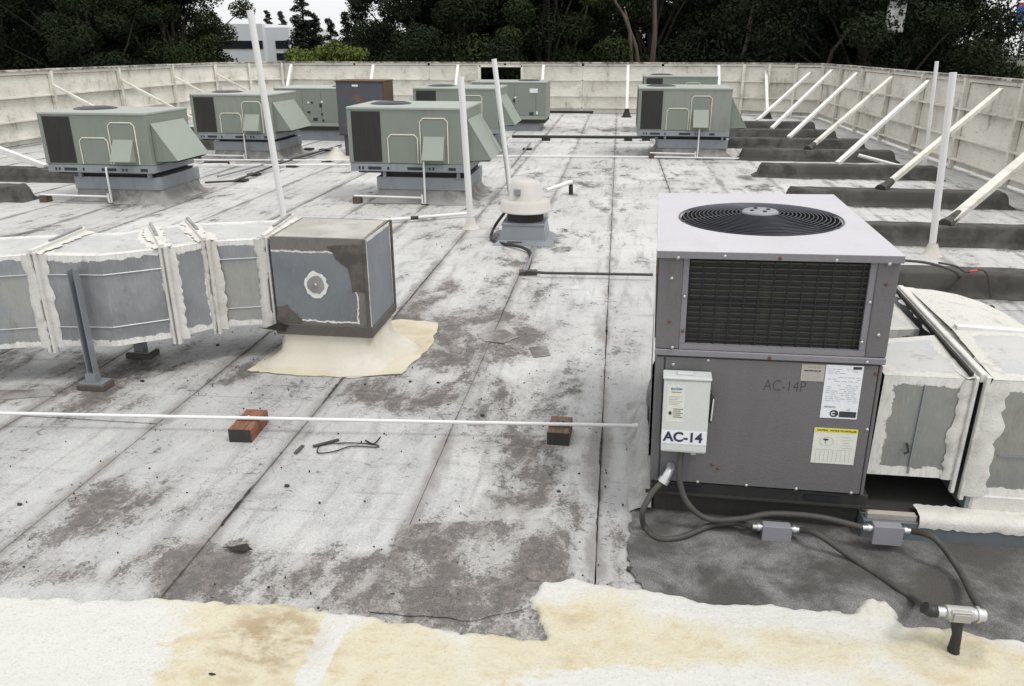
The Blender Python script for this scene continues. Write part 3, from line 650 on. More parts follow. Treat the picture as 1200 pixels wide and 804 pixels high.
for k in range(4): MB().lathe([(0, ZT + .052), (.011, ZT + .052), (.011, ZT + .044)], 8, (fx + .05 * math.cos(k * 1.57 + .4), fy + .05 * math.sin(k * 1.57 + .4), 0)).build('bolt', 'black', gr)
fan = MB()
for k in range(3):
    a = k * 2.094; vs = []
    for j in range(6):
        q = .09 + j * .06; b = a + .15 * j / 5
        for s_, dz in ((-.35, -.05), (.35, .03)): vs.append((fx + q * math.cos(b + s_ * (.6 + .3 * j / 5)), fy + q * math.sin(b + s_ * (.6 + .3 * j / 5)), ZT - .1 + dz))
    fan.add(vs, [(2 * j, 2 * j + 1, 2 * j + 3, 2 * j + 2) for j in range(5)], True)
fan.lathe([(0, ZT - .02), (.09, ZT - .02), (.09, ZT - .18)], 20, (fx, fy, 0)); fan.build('fan_blades', 'black', u)
MB().box(.03, W_ - .03, .1, D_ - .04, ZS - .01, ZS + .015).build('inner_floor', 'black', u)
# base pan & curb
MB().box(.005, W_ + .03, .02, D_, .155, Z0 - .004).build('base_pan', 'black', u, .003)
for x in (.1, .8): MB().box(x, x + .17, .013, .019, .172, .2).build('fork_slot', 'grille_black', u)
MB().box(-.02, W_ + .05, .012, .03, .142, .156).build('base_flange', 'black_soft', u)
MB().box(.03, W_, .06, D_ - .03, .0, .14).build('curb', 'black_soft', u)  # black here paints in the dark void under the unit
# screws
for (x, z) in ((.09, 1.452), (1.045, 1.44)): MB().lathe([(0, .006), (.008, .005), (.009, 0)], 10).build('screw', 'bolt_steel', u)
for o in [q for q in bpy.data.objects if q.name.startswith('screw')]: bpy.data.objects.remove(o)
SCREW = MB().lathe([(0, .006), (.007, .005), (.009, 0)], 10).build('screw', 'bolt_steel', u)
SCREW.location = (.085, -.022, 1.458); SCREW.rotation_euler = (math.pi / 2, 0, 0)
for x, y, z, mt in [(1.03, -.022, 1.452, 0), (.125, -.0, 1.26, 0), (.975, -.0, 1.26, 0), (.965, -.0, 1.06, 0), (1.035, -.0, 1.1, 0), (.06, -.0, 1.13, 1), (.08, -.006, .995, 0), (.55, -.008, .962, 1), (1.0, -.008, .962, 0), (.26, .003, .93, 0), (.5, .003, .235, 0), (1.02, .003, .235, 0), (.32, .003, .345, 1), (.35, .003, .325, 1), (.07, .001, .44, 1), (.09, .003, .9, 0), (.75, .003, .235, 0), (.25, .003, .235, 0), (1.05, .003, .6, 0), (1.05, .003, .9, 1), (.3, -.022, 1.47, 0), (.55, -.022, 1.467, 1), (.8, -.022, 1.463, 0), (.06, -.0, 1.35, 0), (1.035, -.0, 1.35, 1), (.127, -.0, 1.08, 1)]:
    s2 = SCREW.copy(); C.objects.link(s2); s2.location = (x, y, z)
    if mt: s2.data = SCREW.data.copy(); s2.data.materials[0] = M['rust_screw']
# disconnect box
db = MB().box(.048, .272, -.095, -.001, .455, .86).build('disconnect_box', 'disc_white', u, .006)
MB().box(.042, .278, -.103, -.006, .861, .874).build('lid_edge', 'disc_white', db, .003)
MB().box(.11, .19, -.07, -.03, .874, .884).build('cap', 'disc_white', db, .003)
MB().box(.0475, .2725, -.099, -.0955, .468, .852).build('cover', 'disc_white', db, .003)
m = MB(); m.beam((.29, -.05, .76), (.283, -.06, .62), .014, .02); m.box(.272, .285, -.065, -.04, .74, .79); m.build('lever', 'black', db, .003)
m = MB(); m.beam((.2935, -.075, .755), (.288, -.08, .64), .006, .01); m.build('lever_edge', 'disc_white', db)
MB().box(.2, .225, -.085, -.07, .442, .455).build('latch', 'bolt_steel', db)
MB().box(.045, .05, -.1, -.07, .53, .56).build('latch', 'bolt_steel', db)
Y_ = -.1
MB().box(.066, .152, Y_, Y_ + .0008, .63, .832).build('label', 'label_cream', db)
MB().box(.0485, .2715, Y_ - .0004, Y_ + .0002, .508, .585).build('label', 'label_white', db)
text('AC-14', .073, 'ink_navy', db, (.058, Y_ - .0012, .523), bold=.0024, sx=.98)
text('EATON', .0165, 'ink_blue', db, (.083, Y_ - .001, .806), bold=.0006)
text('Cutler-Hammer', .0075, 'ink', db, (.086, Y_ - .001, .792))
m = MB()
for k in range(6): m.box(.074, .14 - (k % 3) * .012, Y_ - .0008, Y_ - .0002, .77 - k * .009, .772 - k * .009)
m.build('print', 'ink_soft', db)
m = MB()
for k in range(5): m.box(.098, .147 - (k % 2) * .012, Y_ - .0008, Y_ - .0002, .7 - k * .011, .7035 - k * .011)
m.lathe([(0, 0), (.008, 0)], 12); m.build('print', 'ink', db)
m = MB(); m.add([(.084 + .008 * math.cos(a * .5236), Y_ - .0008, .678 + .011 * math.sin(a * .5236)) for a in range(12)], [tuple(range(12))]); m.build('emblem', 'ink', db)
# stickers on the access panel
YS = .0025
def sticker(x0, x1, z0, z1, mat, sk=0.0):
    o = MB().box(0, x1 - x0, YS - .0006, YS + .001, 0, z1 - z0).build('sticker', mat, u); o.location = (x0, 0, z0); return o
s1 = sticker(.707, .816, .846, .935, 'label_tan')
text('ELECTRICAL', .010, 'ink_soft', s1, (.028, YS - .0012, .072)); text('THIS UNIT MAY BE', .0095, 'ink', s1, (.012, YS - .0012, .052), bold=.0004)
m = MB()
for k in range(3): m.box(.012, .1 - k * .01, YS - .0011, YS - .0007, .036 - k * .01, .039 - k * .01)
m.build('print', 'ink_soft', s1)
s2_ = sticker(.82, .993, .652, .937, 'label_white')
m = MB()
rr_ = random.Random(3)
for k in range(17):
    z = .262 - k * .0105
    if k in (3, 7): continue
    x = .012
    while x < .15:
        w = rr_.uniform(.008, .03)
        if rr_.random() < .72: m.box(x, min(x + w, .162), YS - .0011, YS - .0007, z, z + .0028)
        x += w + .006
m.build('print', 'ink_soft', s2_)
m = MB(); m.box(.125, .165, YS - .0011, YS - .0007, .266, .28); m.box(.088, .168, YS - .0011, YS - .0007, .008, .04); m.build('print', 'ink', s2_)
m = MB(); m.add([(.064 + .021 * math.cos(a * .5236), YS - .0011, .026 + .02 * math.sin(a * .5236)) for a in range(12)], [tuple(range(12))]); m.build('emblem', 'ink', s2_)
text('C', .026, 'label_white', s2_, (.05, YS - .002, .017), bold=.001)
text('UL', .016, 'ink_soft', s2_, (.12, YS - .0014, .046)); text('HERMETIC', .012, 'ink_soft', s2_, (.012, YS - .0012, .058), bold=.0004)
s3_ = sticker(.803, 1.01, .397, .596, 'label_cream')
MB().box(0, .207, YS - .0012, YS - .0007, .176, .199).build('header', 'label_yellow', s3_)
text('CAUTION   NOTICE TO INSTALLER', .0118, 'ink', s3_, (.012, YS - .0019, .183), bold=.0003)
m = MB(); rr_ = random.Random(5)
for k in range(9): m.box(.02 + k * .02, .0215 + k * .02, YS - .0011, YS - .0007, .012, .072)
m.box(.02, .19, YS - .0011, YS - .0007, .078, .0795)
for k in range(5): m.box(.14, .19 - .008 * (k % 3), YS - .0011, YS - .0007, .09 + k * .015, .092 + k * .015)
m.tube([(.065 + .033 * math.cos(a * .35), YS - .001, .125 + .024 * math.sin(a * .35)) for a in range(19)], .0009, 4, False); m.build('print', 'ink_soft', s3_)
m = MB(); m.add([(.06 + .013 * math.cos(a * .5236), YS - .0012, .135 + .006 * math.sin(a * .5236)) for a in range(12)], [tuple(range(12))]); m.box(.058, .0605, YS - .0012, YS - .0007, .11, .13); m.build('print', 'ink', s3_)
# scratched hand lettering
text('AC-14P', .085, 'ink', u, (.535, .0028, .785), name='scrawl', bold=-.0022, sx=.75)
# cable grommet (L connector) on the panel
m = MB(); m.tube([(.105, .0, .325), (.105, -.035, .325), (.095, -.06, .31), (.07, -.075, .27)], [.022, .022, .024, .022], 12); m.tube([(.08, -.068, .285), (.066, -.078, .262)], .03, 8); m.build('conduit_fitting', 'galv_bright', u)
# left flank: leaning pale flashing strip and louvred side
MB().add([(-.012, .1, .25), (-.012, 1.5, .25), (-.012, 1.5, .9), (-.012, .1, .9)], [(0, 3, 2, 1)]).build('side_panel', 'unit_grey', u)
for k in range(7): MB().prism([(0.011, .14 + k * .19, .3), (-.012, .14 + k * .19, .3), (0.011, .14 + k * .19, .36)], (0, .13, 0)).build('louvre', 'black_soft', u)
MB().box(-.009, -.0045, .07, D_ - .08, ZS + .03, ZT - .06).build('side_coil', 'fin', u)
MB().box(-.013, -.0095, .55, .62, 1.2, 1.27).build('side_sticker', 'red_paint', u)
# pale cant flashing beside the unit
m = MB(); vs = []
for i in range(15):
    y = 3.74 + i * .1; h = .17 * min(1, .15 + .2 * i) * (1 if i < 10 else (14.5 - i) / 4.5); xo = .215 + .004 * math.sin(i * 2.1)
    vs += [(xo - .05 - .004 * math.sin(i * 1.7), y, .012), (xo - .0, y, .03 + .25 * h), (xo + .03, y, .02 + h), (xo + .07, y, .02 + h)]
m.add(vs, [(i * 4 + j, i * 4 + j + 1, i * 4 + j + 5, i * 4 + j + 4) for i in range(14) for j in range(3)], True)
fl = m.build('cant_flashing', 'flash_pale', roof)
# conduits & boxes in front of the unit
YC = 3.56
def pc(x, y, Y): return at(x, y, Y)
def jb(name, label, x0, x1, y0, y1, Y):
    a = pc(x0, y1, Y); b = pc(x1, y0, Y); t = thing(name, label, 'junction box', ((a[0] + b[0]) / 2, Y, a[2]))
    w = (b[0] - a[0]) / 2; h = (b[2] - a[2]) * .72
    MB().box(-w, w, 0, .055, 0, h).build('box', 'jbox', t, .003)
    MB().box(-w - .003, w + .003, -.003, -.0005, -.002, h + .002).build('cover', 'jbox', t, .002)
    for sgn in (-1, 1):
        c = MB().tube([(sgn * w, .028, h * .72), (sgn * (w + .022), .028, h * .72), (sgn * (w + .05), .028, h * .72)], [.016, .016, .014], 8)
        c.tube([(sgn * (w + .012), .028, h * .72), (sgn * (w + .026), .028, h * .72)], .021, 6); c.build('fitting', 'galv_bright', t)
    return (a[0] - .05, Y + .028, a[2] + h * .72), (b[0] + .05, Y + .028, a[2] + h * .72)
J1 = jb('junction_box', 'smaller grey junction box in front of the unit, left of the other', 893, 929, 613, 633, 3.55)
J2 = jb('junction_box', 'grey junction box below the right corner of the near unit', 1022, 1061, 612, 637, 3.52)
def conduit(label, pts, r=.0155, mat='conduit_grey', cat='conduit', name='flexible_conduit', group='flexible grey conduits in front of the near unit'):
    P_ = bez(pts, 10); o = thing(name, label, cat, P_[0], group=group)
    MB().tube(P_, r, 10).build('hose', mat, o, world=True)
    return o
bpy.context.view_layer.update()
MU = u.matrix_basis
c0 = MU @ Vector((.07, -.075, .27)); c1 = MU @ Vector((.155, -.05, .455))
conduit('grey flexible conduit from the elbow on the near unit to the smaller junction box', [c0, pc(764, 578, 3.6), pc(753, 600, 3.55), (G(756, 618, .03)), G(772, 631, .025), G(800, 629, .03), G(832, 616, .04), G(860, 613, .05), J1[0]])
conduit('grey flexible conduit hanging from the AC-14 box to the right junction box', [c1, pc(796, 560, 3.62), pc(806, 590, 3.6), pc(830, 608, 3.6), pc(868, 608, 3.6), pc(905, 602, 3.62), pc(960, 606, 3.6), J2[0]])
tb = G(1115, 770); TY = tb[1]
TL = pc(1096, 716, TY); TR_ = pc(1150, 721, TY)
conduit('grey flexible conduit from the smaller junction box to the metal tee', [J1[1], pc(958, 626, 3.5), G(1000, 655, .03), G(1050, 688, .025), G(1072, 703, .04), pc(1086, 712, TY + .02), TL])
conduit('grey flexible conduit from the right junction box down to the metal tee', [J2[1], pc(1095, 631, 3.45), G(1122, 665, .07), G(1140, 700, .1), pc(1150, 716, TY + .03), TR_])
t = thing('conduit_tee', 'cast metal conduit tee on a black sealed stem in the yellow foam', 'conduit fitting', (tb[0], TY, 0))
zc = (TL[2] + TR_[2]) / 2 - .0; xa, xb = TL[0] - tb[0], TR_[0] - tb[0]
m = MB(); m.tube([(xa + .04, 0, zc), (xb - .035, 0, zc)], .03, 14); m.box(xa + .05, xb - .045, -.03, .0, zc - .028, zc + .026); m.build('body', 'cast_alu', t, .004)
MB().box(xa + .06, xb - .055, -.037, -.0305, zc - .02, zc + .018).build('cover', 'cast_alu', t, .005, seg=2)
m = MB(); m.tube([(xa + .0, 0, zc), (xa + .04, 0, zc)], .021, 12); m.build('fitting', 'galv_bright', t)
m = MB(); m.tube([(xb - .035, 0, zc), (xb + .012, 0, zc)], .026, 8); m.tube([(xb - .02, 0, zc), (xb - .008, 0, zc)], .034, 6); m.build('fitting', 'galv_bright', t)
m = MB(); m.tube([(xa - .045, 0, zc + .015), (xa - .02, 0, zc), (xa + .006, 0, zc)], [.026, .027, .026], 9); m.build('fitting', 'black', t)
xm = (xa + xb) / 2
m = MB(); m.tube([(xm + .01, 0, zc - .025), (xm + .005, 0, zc - .05), (0, 0, zc * .5), (.0, 0, .035), (.01, -.01, .01)], [.026, .024, .019, .024, .02], 9); m.build('stem', 'black', t)
def mastic(a, b, w, parent, seed, nrm=(0, -1, 0), n=26):
    """thick brushed sealant along a joint: ragged edges, uneven thickness"""
    r = random.Random(seed); a, b, nv = Vector(a), Vector(b), Vector(nrm).normalized(); d = (b - a).normalized(); sd = d.cross(nv).normalized(); vs = []; wl = wr = w
    for i in range(n + 1):
        wl += (w - wl) * .4 + r.uniform(-.3, .3) * w; wr += (w - wr) * .4 + r.uniform(-.3, .3) * w
        p = a.lerp(b, i / n)
        vs += [p - sd * wl, p - sd * wl * .7 + nv * (.006 + r.uniform(0, .004)), p + nv * (.011 + r.uniform(0, .006)), p + sd * wr * .7 + nv * (.006 + r.uniform(0, .004)), p + sd * wr]
    MB().add(vs, [(i * 5 + j, i * 5 + j + 1, i * 5 + j + 6, i * 5 + j + 5) for i in range(n) for j in range(4)], True).build('sealant', 'mastic', parent, world=True)
# ================================================================== RIGHT DUCTS
rd = thing('duct', 'white-sealed duct run leaving the right side of the near unit', 'duct', (1.4, 3.75, 0))
def P3(x, y, z): return (x, y, z)
m = MB(); x0, x1, z0, z1 = 1.385, 1.82, .31, .87; ya, yb = 3.79, 4.35
m.panel((x0, ya, z0), (x1, ya, z0), (x1, ya, z1), (x0, ya, z1)); m.build('duct_side', 'rduct_side', rd, world=True)
MB().panel((x0, ya, z1 + .001), (x1, ya, z1 + .001), (x1, yb, z1 + .03), (x0, yb - .12, z1 + .02)).build('duct_top', 'rduct_top', rd, world=True)
m = MB(); m.add([(x0, ya, z0), (x1, ya, z0), (x1, yb, z0), (x0, yb, z0)], [(0, 3, 2, 1)]); m.add([(x0, yb - .12, z0), (x1, yb, z0), (x1, yb, z1 + .03), (x0, yb - .12, z1 + .02)], [(0, 3, 2, 1)]); m.build('duct_shell', 'galv', rd, world=True)
# second run behind
m = MB(); y2, y3 = 4.58, 5.22
m.panel((1.25, y2 - .12, z0), (x1, y2, z0), (x1, y2, z1 - .02), (1.25, y2 - .12, z1 - .02)); m.build('duct_side', 'rduct_side', rd, world=True)
MB().panel((1.25, y2 - .12, z1 - .018), (x1, y2, z1 - .018), (x1, y3, z1), (1.25, y3, z1)).build('duct_top', 'rduct_top', rd, world=True)
MB().box(1.25, x1, y3 - .01, y3, z0, z1 - .03).build('duct_shell', 'galv', rd, world=True)
# flange between
mastic((x1 + .035, ya - .02, z1 + .005), (x1 + .12, y3 + .05, z1 + .03), .08, rd, 5, (0, 0, 1))
MB().beam((x1 + .02, ya - .02, z1 + .015), (x1 + .1, y3 + .05, z1 + .03), .035, .045).build('flange', 'mastic', rd, .004, world=True)
MB().beam((x1 - .03, ya - .0, z1 + .02), (x1 + .05, y3 + .03, z1 + .04), .016, .03).build('flange', 'tar_dark', rd, world=True)
mastic((x1 + .085, ya - .037, z0 - .07), (x1 + .085, ya - .037, z1 + .02), .05, rd, 6)
mastic((x1 - .04, ya - .004, z0), (x1 - .04, ya - .004, z1), .04, rd, 7)
MB().beam((x1 + .035, ya - .025, z0 - .1), (x1 + .035, ya - .025, z1 + .03), .022, .03).build('flange', 'mastic', rd, .004, world=True)
MB().beam((x1 - .01, ya - .012, z0 - .07), (x1 - .01, ya - .012, z1 + .02), .02, .03).build('flange', 'mastic', rd, .004, world=True)
# right boxes dropping into the curb
xr0, xr1 = x1 + .06, 3.0
MB().panel((xr0, 3.755, .24), (xr1, 3.755, .24), (xr1, 3.755, .885), (xr0, 3.755, .885)).build('duct_side', 'rduct_side', rd, world=True)
MB().panel((xr0, 3.755, .887), (xr1, 3.755, .887), (xr1, 4.38, .93), (xr0 + .03, 4.38, .93)).build('duct_top', 'rduct_top', rd, world=True)
m = MB(); N = 7
for i in range(N):
    f0, f1 = i / N, (i + 1) / N
    X0 = xr0 + .03 + f0 * 1.1; X1 = xr0 + .03 + f1 * 1.1
    Z_ = lambda f: .93 - .5 * f ** 2.2
    m.panel((X0, 4.38, Z_(f0)), (X1, 4.38, Z_(f1)), (X1, 5.28, Z_(f1)), (X0, 5.28, Z_(f0))) if False else m.add([(X0, 4.4, Z_(f0)), (X1, 4.4, Z_(f1)), (X1 + .05, 5.25, Z_(f1) - .02), (X0 + .05, 5.25, Z_(f0) - .02)], [(0, 1, 2, 3)], True)
m.build('duct_top', 'rduct_top', rd, world=True)
m = MB(); m.box(xr0, xr0 + .02, 3.757, 5.25, .15, .86); m.box(xr0, xr1, 5.22, 5.25, .0, .4); m.build('duct_shell', 'galv', rd, world=True)
MB().beam((xr0 + .05, 4.39, .94), (xr1, 4.39, .9), .05, .02).build('seam_ridge', 'white_paint', rd, world=True)
MB().box(1.58, 1.588, 3.781, 3.789, z0 + .02, z1 - .04).build('seam', 'galv', rd, world=True)
MB().box(xr0 + .1, xr1, 3.748, 3.754, .475, .483).build('seam', 'galv', rd, world=True)
MB().tube([(1.55, 3.785, .5), (1.55, 3.77, .5), (1.56, 3.77, .46), (1.54, 3.77, .45)], .006, 6).build('damper_pin', 'black', rd, world=True)
cb = thing('duct_curb', 'long slate steel curb with a white coated top under the right-hand ducts', 'roof curb', (2.1, 3.65, 0))
MB().box(1.36, 3.3, 3.645, 4.6, .0, .12).build('steel_base', 'slate_steel', cb, .004, world=True)
m = MB(); vs = []
rg = random.Random(9)
for i in range(76):
    x = 1.62 + i * .022 + (.0 if i else rg.uniform(0, .02)); vs += [(x, 3.6405, .098 + rg.uniform(-.009, .006)), (x, 3.638, .128 + rg.uniform(-.002, .002)), (x, 3.652, .158), (x, 3.7, .165 + rg.uniform(-.003, .003)), (x, 3.765 + rg.uniform(-.01, .01), .162)]
m.add(vs, [(i * 5 + j, (i + 1) * 5 + j, (i + 1) * 5 + j + 1, i * 5 + j + 1) for i in range(75) for j in range(4)], True); m.build('white_coating', 'mastic', cb, world=True)
MB().box(1.9, 3.3, 3.748, 4.5, .12, .25).build('riser', 'mastic', cb, .01, world=True)
MB().box(1.37, 1.92, 3.72, 4.6, .1215, .128).build('void_shade', 'black_soft', cb, world=True)  # black sheet painting the shade of the gap under the near duct
MB().box(1.38, 1.62, 3.66, 3.7, .121, .15).build('wood_strip', 'label_tan', cb, world=True)
# wires behind the near unit
o = thing('wire_coil', 'black wire coil with a reddish splice lying before the nearest dark curb', 'wire', G(1085, 352))
MB().tube(bez([at(1052, 305, 7.9), at(1085, 308, 7.8), at(1118, 318, 7.7), (G(1126, 330, .06)), (G(1112, 344, .03)), (G(1085, 345, .03)), (G(1060, 338, .06))], 8), .014, 7).build('loop', 'conduit_grey', o, world=True)
MB().tube(bez([at(1100, 308, 7.9), at(1120, 312, 7.9), at(1133, 319, 7.9), at(1150, 316, 7.9), at(1158, 325, 7.9), G(1161, 350, .05)], 6), .011, 6).build('pigtail', 'conduit_grey', o, world=True)
MB().tube([at(1136, 318.5, 7.89), at(1145, 317, 7.89)], .012, 6).build('splice', 'red_paint', o, world=True)
MB().tube([G(1161, 362, 0), G(1161, 362, .12)], [.04, .025], 8).build('stub', 'tar_dark', o, world=True)
gx = G(1106, 350)
o = thing('rubber_pad', 'small black rubber pad on the roof under the wire coil', 'pad', gx); MB().box(-.12, .1, -.05, .05, .008, .04).build('pad', 'black', o, .005)
# ================================================================== LEFT DUCTS
ld = thing('duct', 'long bent silver duct on the left with white brushed sealant, joined to a square box', 'duct', (-3.6, 5.3, 0))
zb, zt = .31, 1.0
# plan stations: (front x, y), (back x, y)
ST = [((-5.6, 4.55), (-5.75, 5.12)), ((-4.75, 4.74), (-4.9, 5.32)), ((-4.1, 4.98), (-4.15, 5.6)), ((-3.62, 5.02), (-3.85, 5.68)), ((-3.27, 5.27), (-3.72, 5.82)), ((-3.07, 5.52), (-3.53, 6.05)), ((-2.68, 5.66), (-2.72, 6.32))]
for i in range(len(ST) - 1):
    (fx0, fy0), (bx0, by0) = ST[i]; (fx1, fy1), (bx1, by1) = ST[i + 1]
    MB().panel((fx0, fy0, zb), (fx1, fy1, zb), (fx1, fy1, zt), (fx0, fy0, zt), 5 * (i in (0, 1, 3)), 5 * (i in (0, 2))).build('duct_side', 'duct_side' if i > 1 and i != 5 else 'duct_side_warm', ld, world=True)
    MB().panel((fx0, fy0, zt + .001), (fx1, fy1, zt + .001), (bx1, by1, zt + .02), (bx0, by0, zt + .02), 5 * (i in (0, 1, 3)), 5 * (i in (0, 2))).build('duct_top', 'duct_top', ld, world=True)
    m = MB(); m.add([(fx0, fy0, zb), (fx1, fy1, zb), (bx1, by1, zb), (bx0, by0, zb)], [(0, 3, 2, 1)]); m.add([(bx0, by0, zb), (bx1, by1, zb), (bx1, by1, zt), (bx0, by0, zt)], [(0, 3, 2, 1)]); m.build('duct_shell', 'galv', ld, world=True)
    # standing beads across the sheet
    for z in (.46, .86):
        if i == 4: continue
        MB().tube([(fx0, fy0 - .004, z), (fx1, fy1 - .004, z)], .006, 5).build('bead', 'galv_bright', ld, world=True)
for i in (2, 4, 5, 6):
    (fx0, fy0), (bx0, by0) = ST[i]; xf = fx0 if i != 6 else fx0 + .02
    d_ = Vector((fx0 - bx0, fy0 - by0)).normalized() * .03
    for k, off in enumerate((-.02, .02)):
        MB().beam((xf + off, fy0 - .012, zb - .05), (xf + off, fy0 - .012, zt + .03), .02, .05).build('flange', 'mastic', ld, .004, world=True)
    mastic((xf - .045, fy0 - .004 - .02 * (i != 4), zb - .01), (xf - .045, fy0 - .004 - .02 * (i != 4), zt + .01), .045, ld, 40 + i)
    if i != 6: mastic((xf + .045, fy0 + .004, zb - .01), (xf + .045, fy0 + .004, zt + .01), .045, ld, 60 + i)
    MB().beam((xf, fy0 - .03, zt + .03), (bx0 + .0, by0 + .03, zt + .045), .035, .035).build('flange', 'mastic', ld, .004, world=True)
    mastic((xf, fy0 - .02, zt + .012), (bx0, by0 + .02, zt + .026), .06, ld, 80 + i, (0, 0, 1))
    a = Vector((xf, fy0 - .03, zt + .052)); b = Vector((bx0, by0 + .03, zt + .067))
    MB().beam(a.lerp(b, .35), a.lerp(b, .95), .022, .02).build('cleat', 'galv' if i == 2 else 'skirt', ld, world=True)
# box
bx = (-2.6, -1.84, 5.6, 6.28, .27, 1.04)
MB().panel((bx[0], bx[2], bx[4]), (bx[1], bx[2], bx[4]), (bx[1], bx[2], bx[5]), (bx[0], bx[2], bx[5]), 5, 0).build('plenum_front', 'box_front', ld, world=True)
MB().panel((bx[1], bx[2], bx[4]), (bx[1], bx[3], bx[4]), (bx[1], bx[3], bx[5]), (bx[1], bx[2], bx[5])).build('plenum_side', 'box_side', ld, world=True)
MB().panel((bx[0], bx[2], bx[5]), (bx[1], bx[2], bx[5]), (bx[1], bx[3], bx[5] + .01), (bx[0], bx[3], bx[5] + .01)).build('plenum_top', 'box_top', ld, world=True)
m = MB(); m.box(bx[0], bx[0] + .01, bx[2] + .002, bx[3], bx[4], bx[5] - .003); m.box(bx[0], bx[1] - .002, bx[3] - .01, bx[3], bx[4], bx[5] - .003); m.build('plenum_shell', 'tar_dark', ld, world=True)
m = MB()
m.box(bx[0] - .02, bx[1] + .012, bx[2] - .012, bx[2] - .001, bx[4] - .02, bx[4] + .07); m.box(bx[1] + .001, bx[1] + .014, bx[2] - .01, bx[3], bx[4] - .02, bx[4] + .05)
m.beam((bx[1] + .002, bx[3], bx[4]), (bx[1] + .002, bx[3], bx[5] + .01), .03, .03); m.beam((bx[1] - .01, bx[2] - .006, bx[4] + .05), (bx[1] - .01, bx[2] - .006, bx[5]), .03, .01)
m.build('tar_band', 'tar_band', ld, .004, world=True)
m = MB(); r_ = random.Random(2); cxx, czz = bx[0] + .34, .67
def rag(cx_, cz_, rr, y, n=16, j=.2): return [(cx_ + rr * math.cos(2 * math.pi * k / n) * r_.uniform(1 - j, 1 + j), y, cz_ + rr * 1.1 * math.sin(2 * math.pi * k / n) * r_.uniform(1 - j, 1 + j)) for k in range(n)]
MB().add(rag(cxx, czz, .095, bx[2] - .003, 26, .1), [tuple(range(26))]).build('patch', 'white_paint', ld, world=True)
MB().add(rag(cxx + .002, czz, .066, bx[2] - .006, j=.12), [tuple(range(16))]).build('patch', 'skirt', ld, world=True)
MB().lathe([(0, .01), (.012, .008), (.014, 0)], 10).build('bolt', 'bolt_steel', ld).matrix_local = Matrix.Translation(Vector((cxx, bx[2] - .007, czz)) - ld.location) @ Matrix.Rotation(math.pi / 2, 4, 'X')
# dark corner patch top right of the front and bottom left
for pts in ([(-.0, 1.0), (-.0, .62), (-.12, .62), (-.14, .8), (-.22, .86), (-.3, .98)], [(-.76, .3), (-.76, .48), (-.66, .5), (-.6, .42), (-.56, .38), (-.54, .3)]):
    P2 = []
    for i in range(len(pts)):
        a = Vector(pts[i]); b = Vector(pts[(i + 1) % len(pts)])
        for k in range(4):
            q = a.lerp(b, k / 4); P2.append((bx[1] + q.x + r_.uniform(-.008, .008) - .003, bx[2] - .0022, q.y + r_.uniform(-.008, .008)))
    MB().add(P2, [tuple(range(len(P2)))]).build('patch', 'tar_band', ld, world=True)
o = MB().add([(-2.78, 5.58, .3), (-2.55, 5.585, .27), (-2.5, 5.56, .34), (-2.58, 5.56, .36), (-2.66, 5.5, .33)], [(0, 1, 2, 3, 4)]).build('torn_flashing', 'tar_dark', ld, world=True)
# foam-covered curb under the box
fc = thing('duct_box_curb', 'cream foam-coated curb flaring out under the square duct box', 'roof curb', (-2.2, 5.9, 0))
m = MB(); n = 48; vs = []; rg = random.Random(4)
cxm, cym = -2.22, 5.94
lev = [(0, .275, 0.0), (0, .2, .0), (.03, .1, .05), (.12, .04, .2), (.2, .018, .5), (.24, .006, .8)]
foot = {}
for k in range(n):
    a = 2 * math.pi * k / n; c_, s_ = math.cos(a), math.sin(a)
    q = min((.375 / abs(c_)) if abs(c_) > 1e-6 else 9, (.335 / abs(s_)) if abs(s_) > 1e-6 else 9)
    ext = 1 + .28 * max(0, math.cos(a + .15)) + .05 * math.sin(3 * a)
    for (o_, z, w) in lev:
        rr = q + o_ * ext * (.8 + .25 * math.sin(5 * a + 1)) + w * rg.uniform(-.012, .012)
        vs.append((cxm + rr * c_, cym + rr * s_ * (1 if s_ < 0 else .8), z))
k6 = len(lev)
m.add(vs, [(k * k6 + j, k * k6 + j + 1, ((k + 1) % n) * k6 + j + 1, ((k + 1) % n) * k6 + j) for k in range(n) for j in range(k6 - 1)], True)
m.build('curb', 'foam_white', fc, world=True)
blobpoly('foam_apron', [G(290, 436), G(345, 396), G(470, 376), G(514, 380), G(505, 408), G(470, 440), G(400, 444), G(330, 440)], .016, 'foam_cream', .012, 7, fc, .006, 11, world=True, kind=None)
# duct supports
def stand(px, py, top, label):
    g = G(px, py); t = thing('duct_stand', label, 'support stand', (g[0], g[1], 0), group='steel stands under the left duct')
    MB().box(-.11, .11, -.07, .07, .007, .05).build('wood_block', 'wood_weathered', t, .004)
    MB().box(-.095, .095, -.06, .06, .051, .062).build('foot_plate', 'galv', t)
    m = MB(); m.box(-.04, .04, -.045, .02, .063, .13); m.build('foot_socket', 'galv', t)
    m = MB(); m.box(-.028, -.022, -.028, .028, .1, top); m.box(.022, .028, -.028, .028, .1, top); m.box(-.022, .022, .022, .028, .1, top); m.build('post', 'galv', t)
    return t
stand(113, 455, .92, 'grey channel stand bolted to the front of the left duct, on a block')
stand(168, 418, .3, 'short stand with stepped black foot beneath the left duct')
